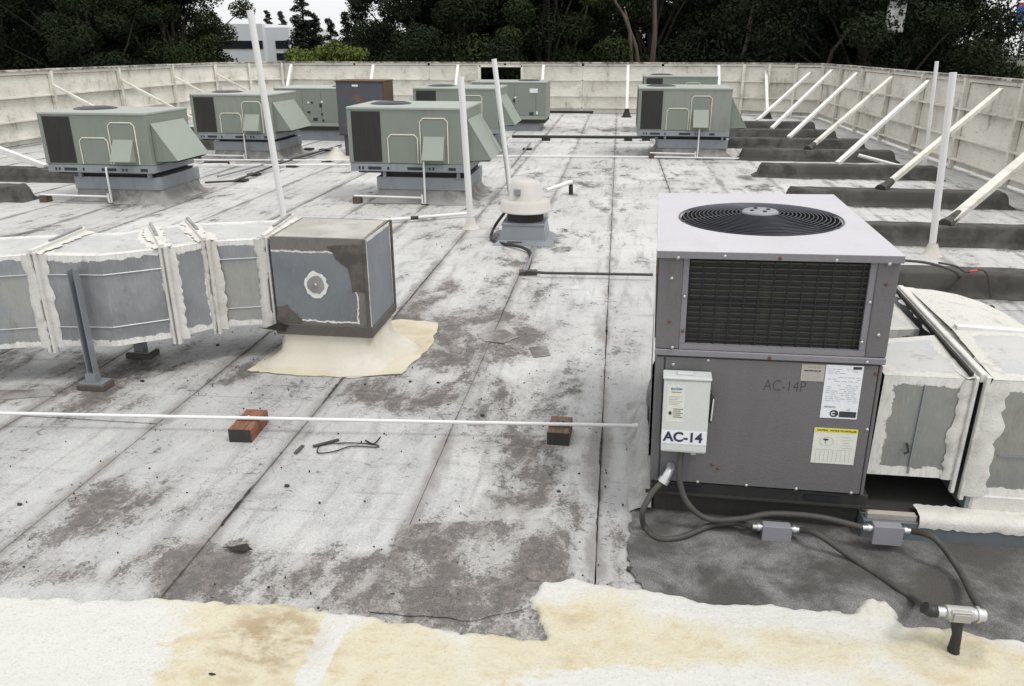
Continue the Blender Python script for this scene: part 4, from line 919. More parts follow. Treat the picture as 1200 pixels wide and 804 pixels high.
# ================================================================== GREEN UNITS
def rtu(name, label, loc, W=1.86, D=1.45, z0=.62, z1=1.5, hood=True, coilw=.47, fan=True, curbx=(.36, 1.84), rz=0, body='green_paint'):
    t = thing(name, label, 'rooftop unit', loc, (0, 0, rz), group='green rooftop air conditioning units')
    MB().box(.004, W - .004, .012, D, z0, z1 - .03).build('cabinet', body, t, .008)
    MB().box(-.006, W + .006, -.006, D + .006, z1 - .045, z1).build('roof_panel', 'green_top', t, .015, seg=2)
    c = MB().box(.07, .07 + coilw, .004, .0115, z0 + .03, z1 - .07).build('coil', 'black_soft', t)
    m = MB()
    for i in range(14): m.box(.075 + i * coilw / 14, .08 + i * coilw / 14, .0, .0035, z0 + .035, z1 - .075)
    m.build('coil_fins', 'black', c)
    MB().box(-.002, .068, .002, .0115, z0 + .01, z1 - .05).build('corner_post', 'green_paint', t, .004)
    MB().box(-.0015, .003, .08, D * .8, z0 + .05, z1 - .08).build('end_coil', 'fin', t)
    MB().lathe([(0, z1 + .035), (.25, z1 + .032), (.33, z1 + .012), (.345, z1 - .002)], 28, (.52, .75, 0)).build('fan_guard', 'grille_black', t)
    hh = z1 - z0
    MB().box(.67, 1.11, .002, .0112, z0 + .02, z0 + .5 * hh).build('access_panel', 'green_paint', t, .003)
    MB().box(1.2, 1.6, .002, .0112, z0 + .02, z0 + .79 * hh).build('access_panel', 'green_paint', t, .003)
    for x0, x1, zz in ((.65, 1.13, z0 + .52 * hh), (1.18, 1.62, z0 + .81 * hh)):
        MB().tube([(x0, .005, z0 + .02), (x0, .005, zz - .05), (x0 + .05, .005, zz), (x1 - .05, .005, zz), (x1, .005, zz - .05), (x1, .005, z0 + .02)], .011, 6).build('sealant_bead', 'sealant', t)
    MB().prism([(1.23, -.0, z0 + .5 * hh), (1.23, -.19, z0 + .1 * hh), (1.23, -.0, z0 + .06 * hh)], (.34, 0, 0)).build('damper_hood', 'green_light', t, .004)
    if hood:
        y0, y1 = .12, D - .18; a = (W + .002, z1 - .2 * hh - .02); b = (W + .37, z0 + .07)
        MB().prism([(W + .002, y0, a[1]), (W + .002, y0, z0 + .05), (b[0], y0, b[1])], (0, .012, 0)).build('hood_cheek', 'green_paint', t)
        MB().prism([(W + .002, y1, a[1]), (W + .002, y1, z0 + .05), (b[0], y1, b[1])], (0, .012, 0)).build('hood_cheek', 'green_paint', t)
        MB().prism([(W + .002, y0 - .004, a[1] + .012), (W + .002, y0 - .004, a[1]), (b[0], y0 - .004, b[1]), (b[0] + .012, y0 - .004, b[1] + .006)], (0, y1 - y0 + .02, 0)).build('hood_plate', 'green_light', t)
        MB().box(W + .004, b[0] - .03, y0 + .02, y1, z0 + .045, z0 + .05).build('hood_screen', 'black', t)
    m = MB(); m.box(.01, W, .0, .05, z0 - .12, z0 - .003); m.box(.01, W, D - .05, D, z0 - .12, z0 - .003); m.box(.01, .05, .051, D - .051, z0 - .12, z0 - .003); m.box(W - .04, W, .051, D - .051, z0 - .12, z0 - .003); m.build('base_rail', 'curb_blue', t, .004)
    for x, w in ((.14, .03), (.2, .03), (.3, .22), (.62, .03), (.95, .25), (1.3, .03), (1.36, .03), (1.62, .12)): MB().box(x, x + w, -.004, -.0005, z0 - .09, z0 - .045).build('fork_slot', 'black', t)
    MB().box(.1, W - .08, .12, D - .1, z0 - .16, z0 - .125).build('underside', 'black', t)
    for x in (curbx[0] + .12, curbx[1] - .16): MB().box(x, x + .05, .06, .12, .415, z0 - .125).build('support', 'curb_blue', t)
    MB().box(curbx[0], curbx[1], .1, D + .1, .22, .42).build('curb_flashing', 'curb_blue', t, .004)
    MB().box(curbx[0] + .06, curbx[1] - .06, .16, D, .40, z0 - .165).build('curb_riser', 'black_soft', t)
    m = MB(); x0, x1, y0, y1 = curbx[0] + .02, curbx[1] - .02, .12, D + .08; vs = []
    prof = [(0, .22), (.015, .13), (.06, .05), (.17, .008)]
    N = 10; loop = []
    for k in range(N): loop.append((x0 + (x1 - x0) * k / N, y0, 0, -1))
    for k in range(N): loop.append((x1, y0 + (y1 - y0) * k / N, 1, 0))
    for k in range(N): loop.append((x1 - (x1 - x0) * k / N, y1, 0, 1))
    for k in range(N): loop.append((x0, y1 - (y1 - y0) * k / N, -1, 0))
    r_ = random.Random(3)
    for i, (x, y, nx, ny) in enumerate(loop):
        if i % N == 0: px_, py_ = loop[i - 1][2:]; nx, ny = nx + px_, ny + py_
        for o_, z in prof: vs.append((x + nx * o_ + r_.uniform(-.006, .006), y + ny * o_ + r_.uniform(-.006, .006), z))
    Lh = len(loop); m.add(vs, [(i * 4 + j, i * 4 + j + 1, ((i + 1) % Lh) * 4 + j + 1, ((i + 1) % Lh) * 4 + j) for i in range(Lh) for j in range(3)], True)
    m.build('curb_skirt', 'skirt', t)
    return t
def drain(parent_label, x, y, zt_, x2, label):
    t = thing('condensate_pipe', label, 'pipe', (x, y, 0), group='white condensate drain pipes')
    m = MB(); m.tube([(.0, .06, zt_), (0, -.05, zt_), (0, -.06, zt_ - .02), (0, -.06, .09), (0, -.06, .03)], .017, 8); m.tube([(-.05, -.06, .17), (-.05, -.06, .03), (0, -.06, .03)], .017, 8); m.build('riser', 'white_pipe', t)
    MB().tube([(-.05, -.06, .12), (x2 - x, -.08, .13)], .017, 8).build('run', 'white_pipe', t)
    if x2 < x: MB().box(x2 - x - .02, x2 - x + .1, -.12, .05, .007, .12).build('wood_block', 'wood_weathered', t, .004)
    MB().box(-.06, .06, -.1, -.02, .006, .014).build('foot_pad', 'tar_dark', t)
rtu('rooftop_unit', 'leftmost green rooftop unit, nearest the left wall', (-9.13, 11.8, 0), z1=1.44, W=1.83, D=1.3)
rtu('rooftop_unit', 'second green unit from the left, behind the leaning white pole', (-9.32, 16.9, 0), body='green_faded', z0=.6, z1=1.44, W=1.84, D=1.5)
rtu('rooftop_unit', 'green unit in the middle of the roof, left of the exhaust fan', (-4.24, 12.4, 0), z0=.64, z1=1.52, W=1.92, D=1.5, curbx=(.4, 1.9))
rtu('rooftop_unit', 'green unit directly behind the middle one, between two white poles', (-4.72, 18.6, 0), z1=1.52, W=2.0, D=1.6)
rtu('rooftop_unit', 'right-hand green unit beside the row of dark curbs', (.48, 18.6, 0), body='green_faded', z0=.62, z1=1.55, W=2.06, D=1.7, curbx=(.5, 2.06))
rtu('rooftop_unit', 'green unit almost hidden behind the right-hand one, only its top showing', (.75, 24.2, 0), z1=1.62, W=2.1, D=1.7)
def cabinet(label, loc, W, D, z0, z1, frame_x=0):
    t = thing('rooftop_unit', label, 'rooftop unit', loc, group='green rooftop air conditioning units')
    MB().box(0, W, .01, D, z0, z1 - .03).build('cabinet', 'green_paint', t, .008)
    MB().box(-.006, W + .006, -.004, D + .006, z1 - .04, z1).build('roof_panel', 'green_top', t, .01)
    xs_ = [.02, .42, .78, 1.3, W - .3, W - .02]
    for a, b in zip(xs_[:-1], xs_[1:]):
        MB().box(a + .008, b - .008, .0, .009, z0 + .12, z1 - .06).build('access_panel', 'green_paint', t, .003)
    MB().box(.02, W - .02, .001, .009, z0 + .02, z0 + .11).build('sill', 'green_light', t)
    for x, z, w, h, mt in ((.9, z0 + .35, .08, .05, 'black'), (1.25, z0 + .5, .06, .1, 'black'), (1.28, z0 + .3, .05, .05, 'black'), (1.05, z0 + .15, .12, .08, 'black'), (1.75, z0 + .14, .12, .08, 'black'), (1.95, z0 + .16, .05, .09, 'label_white'), (1.3, z0 + .14, .05, .05, 'black'), (1.75, z0 + .78, .24, .12, 'label_white'), (.92, z0 + .6, .05, .05, 'label_white'), (1.02, z0 + .6, .05, .05, 'black'), (1.3, z0 + .62, .05, .05, 'label_white')):
        if x + w < W - .02: MB().box(x, x + w, -.008, -.0005, z, z + h).build('fitting', mt, t)
    MB().lathe([(0, z1 + .035), (.25, z1 + .032), (.33, z1 + .012), (.345, z1 - .002)], 28, (W - .6, .8, 0)).build('fan_guard', 'grille_black', t)
    MB().box(.02, W - .02, .03, D - .02, z0 - .1, z0 - .002).build('base_rail', 'black_soft', t)
    MB().box(.1, W - .2, .1, D + .1, .0, z0 - .105).build('curb', 'curb_blue', t, .006)
    return t
cabinet('green unit with panelled side, half hidden by the rusty cabinet', (-9.16, 21, 0), 2.3, 1.6, .38, 1.38)
g_ = cabinet('green panelled unit below the wall opening', (-4.35, 24.3, 0), 2.24, 1.6, .34, 1.43)
# rusty cabinet
t = thing('rusty_cabinet', 'dark grey cabinet with rusty top edge standing on legs in the middle distance', 'cabinet', (-6.36, 18, 0))
MB().box(0, 1.1, 0, .8, .5, 1.66).build('cabinet', 'rusty', t, .008)
MB().box(-.02, 1.12, -.02, .82, 1.66, 1.69).build('lid', 'rust_rim', t, .005)
MB().box(1.1, 1.115, -.005, .8, .5, 1.655).build('edge_trim', 'rust_rim', t)
MB().box(.38, .52, -.006, -.001, 1.56, 1.6).build('label', 'label_white', t)
MB().box(-.01, 1.11, -.01, .8, .48, .5).build('bottom_rim', 'rust_rim', t)
for x in (.1, .9):
    for y in (.05, .7): MB().box(x, x + .08, y, y + .08, 0, .48).build('leg', 'rusty', t)
MB().lathe([(.32, .006), (.2, .05), (.08, .2), (.05, .26)], 16, (.0, -.3, 0)).build('cone_flashing', 'foam_white', t)
def yx(px, py, Y): return at(px, py, Y)[0]
drain('A', yx(125, 200, 11.8), 11.85, .58, yx(48, 222, 11.8), 'white drain pipe in front of the leftmost green unit, resting on a block')
drain('B', yx(286, 160, 16.9), 16.95, .6, yx(228, 180, 16.9), 'white drain pipe in front of the second green unit, beside the leaning pole')
drain('C', yx(497, 200, 12.35), 12.4, .68, yx(412, 225, 12.2), 'white drain pipe in front of the middle green unit, resting on a block')
drain('E', yx(819, 160, 18.55), 18.6, .68, yx(762, 180, 18.3), 'white drain pipe in front of the right-hand green unit')
# ================================================================== EXHAUST FAN
fp = (-1.13, 10.15)
t = thing('exhaust_fan', 'cream mushroom exhaust fan on a square curb in the middle of the roof', 'exhaust fan', (fp[0], fp[1], 0))
MB().lathe([(.335, .395), (.34, .41), (.34, .41), (.318, .525), (.318, .525), (.3, .54), (.222, .548), (.222, .548), (.195, .745), (.195, .745), (.18, .775), (.1, .79), (0, .793)], 36).build('housing', 'fan_cream', t)
MB().lathe([(.33, .4), (.31, .4), (.3, .5), (0, .5)], 36).build('skirt_inside', 'black_soft', t)
MB().lathe([(.24, .27), (.24, .41)], 28).build('throat', 'black_soft', t)
MB().box(-.28, .28, -.28, .28, .235, .275).build('curb_cap', 'galv', t, .006)
m = MB(); m.add([(-.27, -.27, .234), (.27, -.27, .234), (.27, .27, .234), (-.27, .27, .234), (-.3, -.3, .06), (.3, -.3, .06), (.3, .3, .06), (-.3, .3, .06), (-.38, -.4, .008), (.4, -.4, .008), (.38, .38, .008), (-.38, .38, .008)],
    [(j * 4 + k, (j + 1) * 4 + k, (j + 1) * 4 + (k + 1) % 4, j * 4 + (k + 1) % 4) for j in range(2) for k in range(4)]); m.build('curb', 'galv', t)
MB().box(-.13, -.04, -.222, -.19, .63, .7).build('label', 'curb_blue', t)
o = thing('prop_pipe', 'short white pipe leaning from the exhaust fan onto a black foot', 'pipe', G(668, 228))
MB().tube([at(640, 223, 10.4), at(670, 213, 10.7)], .028, 8).build('pipe', 'white_pipe', o, world=True)
ft = G(669, 228); MB().beam((ft[0], ft[1], .006), (at(669, 214, ft[1])[0], ft[1], at(669, 216, ft[1])[2]), .07, .06).build('foot', 'tar_dark', o, world=True)
o = thing('power_cable', 'thick black cable looping from the exhaust fan to the conduit', 'cable', G(600, 290))
MB().tube(bez([at(594, 246, 10.1), G(580, 265, .1), G(576, 280, .03), G(592, 286, .03), G(612, 290, .05), G(622, 298, .03), G(618, 318, .03)], 8), .02, 8).build('cable', 'black', o, world=True)
o = thing('conduit_run', 'thin rusty conduit crossing the roof from the exhaust fan to the near unit', 'conduit', G(700, 321))
m = MB(); m.tube([G(616, 318, .06), G(640, 320, .06), G(765, 322, .07)], .016, 7); m.build('conduit', 'conduit_grey', o, world=True)
m = MB(); m.tube([G(629, 286, .05), G(621, 305, .05), G(616, 318, .06)], .016, 7); m.build('conduit', 'galv', o, world=True)
for px, py, lb in ((603, 287, 'small wood block under the cable by the exhaust fan'), (619, 322, 'flat wood block under the corner of the rusty conduit')):
    g = G(px, py); t = thing('wood_block', lb, 'wood block', g, (0, 0, .15), group='wood blocks under pipes'); MB().box(-.1, .1, -.05, .05, .006, .05).build('block', 'wood_weathered', t, .004)
# foreground white pipe and its two blocks
fpz = .115
o = thing('pipe_run', 'long thin white pipe lying across the foreground on two wood blocks', 'pipe', G(400, 490, 0))
p0 = Vector(G(-420, 476, fpz)); p1 = Vector(G(747, 499, fpz)); MB().tube([p0.lerp(p1, k / 24) for k in range(25)], .0125, 8).build('pipe', 'white_pipe', o, world=True)
MB().tube([G(741, 499, fpz), G(749, 499.3, fpz)], .018, 8).build('coupling', 'white_pipe', o, world=True)
t = thing('wood_block', 'reddish brown wood block under the white foreground pipe, left one', 'wood block', G(293, 507), (0, 0, R(3)), group='wood blocks under pipes')
MB().box(-.075, .075, -.15, .15, .005, .1).build('block', 'wood_red', t, .004); MB().box(-.074, .074, -.153, -.1505, .007, .098).build('painted_end', 'black_soft', t)
MB().tube([(.0, .01, .09), (0, .01, .118)], .008, 5).build('strap', 'white_pipe', t)
t = thing('wood_block', 'brown wood block with blackened end under the white foreground pipe, right one', 'wood block', G(656, 513), (0, 0, R(-2)), group='wood blocks under pipes')
MB().box(-.072, .072, -.12, .12, .005, .098).build('block', 'wood_brown', t, .004); MB().box(-.071, .071, -.123, -.1205, .007, .096).build('painted_end', 'black_soft', t)
MB().tube([(.02, .01, .09), (.02, .01, .12)], .007, 5).build('strap', 'black', t)
# ================================================================== POLES
def pole(p, q, r, label, foot=True):
    t = thing('white_pole', label, 'pole', (p[0], p[1], 0), group='white plastic poles standing on the roof')
    MB().tube([p, q], r, 14).build('pole', 'white_pipe', t, world=True)
    if foot: MB().lathe([(.13, .004), (.09, .03), (.065, .12), (.05, .16)], 14, (p[0], p[1], 0)).build('foot_sealant', 'foam_white', t, world=True)
g = G(342, 312); pole(g, at(293, 12, g[1]), .036, 'tall white pole leaning left behind the left duct')
g = G(552, 268); pole(g, at(540, 90, g[1]), .044, 'white pole standing left of the exhaust fan')
g = G(598, 229); pole(g, at(579, 69, g[1]), .042, 'white pole rising just behind the exhaust fan', False)
g = G(1091, 300); pole(g, at(1117, 85, g[1]), .04, 'stout white pole standing behind the near unit on the right')
o = thing('vent_pipe', 'slim white vent pipe with an elbow between the braces of the right wall', 'pipe', at(1083, 205, 16.5))
MB().tube(bez([at(1098, 72, 16.6), at(1091, 130, 16.6), at(1084, 188, 16.6), at(1080, 200, 16.6), at(1070, 199, 16.6)], 5), .035, 9).build('riser', 'white_pipe', o, world=True)
MB().tube([at(1070, 199, 16.6), at(1006, 182, 16.6)], .035, 9).build('run', 'white_pipe', o, world=True)
o = thing('pipe_run', 'white pipe with black tape running from the duct box to the white pole', 'pipe', G(500, 256))
MB().tube([G(440, 259, .06), G(550, 250, .06)], .024, 8).build('pipe', 'white_pipe', o, world=True)
MB().tube([G(481, 255.7, .06), G(490, 255, .06)], .027, 8).build('tape', 'black', o, world=True)
# far pipes
def run(label, pts, r, mat, blocks=()):
    o = thing('pipe_run', label, 'pipe', pts[0], group='pipes running across the far roof'); MB().tube(pts, r, 7).build('pipe', mat, o, world=True)
    for k, b in enumerate(blocks):
        t = thing('pipe_block', label.split(',')[0] + ' rests on this block, number counted from left ' + ['first', 'second', 'third'][k], 'wood block', b, group='black blocks under the far pipes')
        t['label'] = 'black block under the %s, %s from the left' % (label.split(',')[0], ['first', 'second', 'third'][k])
        MB().box(-.11, .11, -.1, .1, .006, max(.05, pts[0][2] - r)).build('block', 'black_soft', t, .004)
run('thick black gas pipe, reaching from the hidden units to the right-hand green unit', [G(600, 160, .16), G(745, 161, .16), G(780, 161, .16)], .04, 'black', [G(640, 165), G(736, 165), G(757, 165)])
run('long thin white pipe, crossing in front of the right-hand green unit', [G(578, 183, .04), G(760, 184, .04), G(874, 186, .04)], .02, 'white_pipe', [])
run('upper thin white pipe, between the second and the middle green units', [G(225, 187.5, .05), G(412, 188, .05)], .02, 'white_pipe', [G(384, 190)])
run('lower thin white pipe, between the second and the middle green units', [G(228, 194, .05), G(410, 193.5, .05)], .02, 'white_pipe', [G(343, 196)])
run('dark conduit, running diagonally back to the rusty cabinet', [G(240, 214, .06), G(275, 212, .06), G(330, 191, .06), G(400, 170, .06)], .02, 'conduit_grey', [G(283, 213), G(298, 206)])
run('grey conduit, second of the diagonal pair', [G(255, 207, .06), G(360, 180, .06), G(400, 171.5, .06)], .018, 'galv', [G(362, 176), G(380, 177)])
run('bent black pipe, beside the leftmost green unit', [G(240, 190, .25), at(268, 190, 16.4), at(272, 209, 16.2)], .02, 'black', [])
run('pair of thin pipes, between the middle green unit and the far one', [G(600, 195, .05), G(622, 167, .05)], .018, 'galv', [G(618, 176)])
# ================================================================== LOOSE DEBRIS
def chips():
    r = random.Random(12); m = MB()
    for i in range(260):
        x = r.uniform(-3.6, .2); y = r.uniform(2.7, 6.5) if r.random() < .8 else r.uniform(6, 11)
        s_ = r.uniform(.0025, .007) * (1 + (r.random() < .08) * 1.8); a0 = r.uniform(0, 6.28); e = r.uniform(.35, 1)
        pts = [(x + s_ * math.cos(a0 + k * 1.257) * r.uniform(.6, 1.2), y + s_ * e * math.sin(a0 + k * 1.257) * r.uniform(.6, 1.2), .006) for k in range(5)]
        m.add([(p[0], p[1], .005) for p in pts] + [(p[0], p[1], .012 + s_ * .4) for p in pts], [(5, 6, 7, 8, 9)] + [(k, (k + 1) % 5, 5 + (k + 1) % 5, 5 + k) for k in range(5)])
    o = m.build('loose_chips', 'debris'); tag(o, 'loose dark chips and granules scattered over the roof foreground', 'debris', kind='stuff')
chips()
def bits():
    r = random.Random(4)
    o = thing('wire_scrap', 'loop of dark bent wire lying right of the red wood block', 'wire', G(410, 522))
    MB().tube(bez([G(372, 527, .012), G(378, 521, .012), G(410, 519, .014), G(440, 521, .012), G(441, 524, .012), G(412, 523, .014), G(392, 529, .012), G(374, 531, .012), G(372, 527, .012)], 5), .004, 5).build('wire', 'tar_dark', o, world=True)
    MB().tube(bez([G(428, 516, .012), G(438, 520, .012), G(446, 512, .03)], 5), .005, 5).build('wire_end', 'tar_dark', o, world=True)
    for i, (x, y, x2, y2, lb) in enumerate([(346, 531, 355, 522, 'short grey splinter beside the wire scrap'), (367, 523, 397, 515, 'long grey splinter above the wire scrap')]):
        o = thing('splinter', lb, 'debris', G((x + x2) / 2, (y + y2) / 2)); MB().beam(G(x, y, .012), G(x2, y2, .012), .022, .008).build('splinter', 'curb_roofing', o, world=True)
    for x, y, w, lb in [(283, 646, .06, 'black torn flap of roofing in the left foreground'), (250, 797, .012, 'small dark chip on the white foam at the bottom edge'), (249, 703, .008, 'tiny dark pebble just above the foam edge')]:
        g = G(x, y); o = thing('roofing_scrap', lb, 'debris', g); m = MB(); n = 9
        zz = .03 if y > 790 else .012
        m.add([(w * 1.5 * math.cos(k * .698) * r.uniform(.5, 1.1), w * .6 * math.sin(k * .698) * r.uniform(.5, 1.1), zz + r.uniform(0, .3 * w)) for k in range(n)] + [(0, 0, zz + .35 * w)], [(k, (k + 1) % n, n) for k in range(n)]); m.build('scrap', 'tar_dark', o)
bits()
# ================================================================== BEYOND THE ROOF
def leaf_mesh(name, centres, radii, per, size, mat, seed, flat=.7):
    r = np.random.RandomState(seed); C_ = np.array(centres); R_ = np.array(radii); N = len(C_) * per
    idx = np.repeat(np.arange(len(C_)), per); d = r.normal(size=(N, 3)); d /= np.linalg.norm(d, axis=1)[:, None]
    rad = R_[idx] * r.uniform(.35, 1.08, N) ** .6
    p = C_[idx] + d * rad[:, None] * np.array([1, 1, flat])
    nrm = d * .6 + r.normal(size=(N, 3)) * .6 + np.array([0, 0, .3]); nrm /= np.linalg.norm(nrm, axis=1)[:, None]
    tt = np.cross(nrm, r.normal(size=(N, 3))); tt /= np.linalg.norm(tt, axis=1)[:, None]; bb = np.cross(nrm, tt)
    s = size * r.uniform(.55, 1.4, N)[:, None]
    v = np.stack([p - tt * s, p - bb * s * .42, p + tt * s, p + bb * s * .42], 1).reshape(-1, 3)
    me = bpy.data.meshes.new(name); me.vertices.add(4 * N); me.vertices.foreach_set('co', v.ravel())
    me.loops.add(4 * N); me.loops.foreach_set('vertex_index', np.arange(4 * N)); me.polygons.add(N)
    me.polygons.foreach_set('loop_start', np.arange(0, 4 * N, 4)); me.polygons.foreach_set('loop_total', np.full(N, 4))
    me.update(calc_edges=True)
    at_ = me.attributes.new('tone', 'FLOAT', 'POINT'); tone = np.clip(r.rand(len(C_))[idx] * .6 + r.rand(N) * .5, 0, 1); at_.data.foreach_set('value', np.repeat(tone, 4))
    me.materials.append(M[mat]); return me
def tree_kind(seed, H_, Rc, nclump, per, size, mat, bark, low=.25):
    r = random.Random(seed); tr = MB(); cs = []; rs = []
    tp = [(0, 0, 0), (.15 * r.uniform(-1, 1), .2 * r.uniform(-1, 1), H_ * .25), (.4 * r.uniform(-1, 1), .4 * r.uniform(-1, 1), H_ * .55), (.5 * r.uniform(-1, 1), .4, H_ * .85)]
    tr.tube(tp, [.32, .26, .17, .05], 8)
    for k in range(nclump):
        a = r.uniform(0, 6.28); h = r.uniform(low, 1.0); prof = math.sin(math.pi * min(1, max(.08, (h - low + .12) / (1.12 - low)))) ** .6
        rr = Rc * prof * r.uniform(.45, 1.05); c = (rr * math.cos(a), rr * math.sin(a), H_ * h); cs.append(c); rs.append(r.uniform(.55, 1.25) * Rc * .24)
        if k % 3 == 0:
            b = Vector((tp[1][0], tp[1][1], H_ * h * .55)); e = Vector(c)
            tr.tube([b, b.lerp(e, .5) + Vector((0, 0, .5)), e], [.09, .055, .02], 5)
    me = leaf_mesh('crown', cs, rs, per, size, mat, seed); tm = tr.build('trunk', bark); tmesh = tm.data; bpy.data.objects.remove(tm)
    return me, tmesh
KIND = [tree_kind(1, 13, 5.0, 75, 1000, .08, 'leaf_dark', 'bark'), tree_kind(2, 14, 4.6, 75, 1000, .08, 'leaf_mid', 'bark_pale'), tree_kind(3, 12, 5.2, 85, 900, .085, 'leaf_dark', 'bark_pale'), tree_kind(4, 15, 4.2, 65, 1000, .078, 'leaf_mid', 'bark')]
def tree(kind, x, y, s, rz, label, name='broadleaf_tree', z=GZ):
    t = thing(name, label, 'tree', (x, y, z), (0, 0, rz), group='tall dark trees beyond the roof'); t.scale = (s, s, s)
    for nm, me in zip(('crown', 'trunk'), KIND[kind]):
        o = bpy.data.objects.new(nm, me); C.objects.link(o); o.parent = t
    return t
TR = [(-90, 42, 1, 'leafy tree at the far left beyond the wall, mostly outside the frame'), (0, 40, 0, 'dark tree at the left frame edge beyond the wall'), (60, 43, 2, 'dark tree with slanting bare stems behind the left wall'), (125, 40, 0, 'dense dark tree over the middle of the left wall'), (165, 44, 2, 'dark tree left of the white building, second from the gap'),
      (205, 44, 1, 'dark rounded tree whose leafy edge borders the white building'),
      (512, 45, 0, 'dark tree right of the sky gap, behind the yellow-green bush'), (548, 42, 2, 'dark tree behind the wall opening, left of it'), (585, 45, 1, 'green-tinged tree above the wall opening'), (640, 42, 1, 'lighter green tree above the middle of the back wall'), (700, 45, 3, 'tree right of the middle with pale forked trunk'), (760, 42, 3, 'tree with a bare brown trunk above the back wall'), (825, 44, 0, 'dark tree behind the right-hand green unit'), (890, 41, 2, 'dark tree with curved limbs near the back right corner'), (955, 43, 0, 'dark tree above the back right corner of the wall'),
      (1015, 38, 2, 'dark tree above the first white braces at the right'), (1050, 37, 0, 'dark tree behind the slim vent pipe'), (1092, 41, 3, 'tree with an open crown near the right edge')]
r = random.Random(21)
for px, Y, k, lb in TR:
    s_ = r.uniform(.92, 1.1)
    x = at(px, 55, Y)[0]; tree(k, x, Y + r.uniform(-1, 1), s_, r.uniform(0, 6.28), lb)
# second row deeper in the wood
for i, px in enumerate([-60, 30, 100, 160, 480, 560, 620, 680, 740, 800, 860, 925, 985, 1030, 1065]):
    Y = 56 + (i * 37 % 9); x = at(px, 55, Y)[0]
    o = tree((i * 3) % 4, x, Y, r.uniform(1.0, 1.15), r.uniform(0, 6.28), 'tree deep in the dark wood behind the front row'); o['label'] = 'dark tree of the second row, glimpsed between the front trees beyond the wall'
    o['group'] = 'second row of dark trees'
# low undergrowth that closes the wood
ug = []
for i in range(150):
    px = r.choice([r.uniform(-150, 235), r.uniform(430, 1125), r.uniform(430, 1125)]); Y = r.uniform(47, 66); c = at(px, 55, Y); ug.append((c[0], Y, r.uniform(-3.5, 4.2)))
me = leaf_mesh('undergrowth', ug, [r.uniform(1.6, 3.0) for _ in ug], 330, .24, 'leaf_dark', 77)
o = bpy.data.objects.new('undergrowth', me); C.objects.link(o); tag(o, 'dark mass of leaves filling the wood behind the tree trunks', 'undergrowth', kind='stuff')
# yellow-green bush
cs = []; rb = random.Random(8); Y = 37
for k in range(46):
    px = rb.uniform(345, 425); top = 50 + rb.uniform(0, 16); c = at(px, rb.uniform(top, 90), Y + rb.uniform(-1.5, 1.5)); cs.append(c)
base = Vector((at(385, 60, Y)[0], Y, GZ)); me = leaf_mesh('foliage', [tuple(Vector(c) - base) for c in cs], [rb.uniform(.3, .55) for _ in cs], 260, .1, 'leaf_bright', 9)
t = thing('bush', 'yellow-green tall bush in front of the conifers, left of centre', 'bush', base); o = bpy.data.objects.new('foliage', me); C.objects.link(o); o.parent = t
MB().tube([(0, 0, 0), (.1, 0, 3), (0, .1, 5.6)], [.16, .12, .05], 6).build('stem', 'bark', t)
cs = [(rb.uniform(-3.4, 1.2), rb.uniform(-.6, .6), rb.uniform(4.9, 6.0)) for k in range(16)]
t = thing('hedge', 'low green hedge in front of the white building', 'hedge', (at(305, 60, 44)[0], 44, GZ)); me = leaf_mesh('foliage', cs, [.5] * 16, 160, .12, 'leaf_mid', 19); o = bpy.data.objects.new('foliage', me); C.objects.link(o); o.parent = t
# conifers
def conifer_kind(seed):
    rc = random.Random(seed); cs = []; rs = []; H_ = 13
    for k in range(58):
        h = .12 + .86 * k / 57; w = (1 - h) * 2.5 + .12; a = rc.uniform(0, 6.28)
        for j in range(3 if h < .8 else 1):
            q = w * rc.uniform(.3, 1.0); cs.append((q * math.cos(a + j * 2.1), q * math.sin(a + j * 2.1), H_ * h - q * .12)); rs.append(.3 + (1 - h) * .6)
    me = leaf_mesh('crown', cs, rs, 120, .1, 'leaf_conifer', seed, .5)
    m = MB(); m.tube([(0, 0, 0), (0, 0, H_ * .6), (0, 0, H_)], [.25, .12, .02], 7); o = m.build('trunk', 'bark'); tm = o.data; bpy.data.objects.remove(o); return me, tm
KIND.append(conifer_kind(31))
for px, top, Y, w, lb in [(312, 11, 92, 1.3, 'leftmost small conifer above the white building'), (329, 12, 92, 1.4, 'small pointed conifer right of the first above the white building'), (352, -14, 62, 1.7, 'tall dark conifer right of the white building'), (368, 14, 62, 1.3, 'open conifer between the tall one and the dark trees'), (386, 20, 60, 1.5, 'short conifer behind the yellow-green bush'), (404, 12, 60, 1.3, 'conifer at the left border of the dark wood')]:
    c = at(px, top, Y); s_ = (c[2] - GZ) / 13; o = tree(4, c[0], Y, s_, px, lb, 'conifer_tree'); o.scale = (s_ * w * .8, s_ * w * .8, s_)
    o['group'] = 'conifers in the gap between the woods'
# white office building
Y = 75; a = at(262, 28, Y); b = at(338, 66, Y)
t = thing('office_building', 'white modern office building with dark window bands seen through the gap in the trees', 'building', (a[0], Y, GZ))
Wb = b[0] - a[0]; zt_ = a[2] - GZ; z1_ = at(0, 33, Y)[2] - GZ
x_m = at(307, 30, Y)[0] - a[0]
MB().box(-6, x_m, 0, 14, 0, zt_).build('wall', 'building_white', t); MB().box(x_m, Wb, .6, 14, 0, z1_).build('wall', 'building_white', t)
zA, zB = at(0, 57, Y)[2] - GZ, at(0, 48, Y)[2] - GZ; zC, zD = at(0, 70, Y)[2] - GZ, at(0, 62, Y)[2] - GZ
def wband(x0, x1, y, z0, z1, n):
    for k in range(n):
        xa_, xb_ = x0 + (x1 - x0) * k / n, x0 + (x1 - x0) * (k + 1) / n
        w = MB().box(xa_ + .006, xb_ - .006, y - .06, y - .01, z0, z1).build('window', 'glass_dark', t)
        
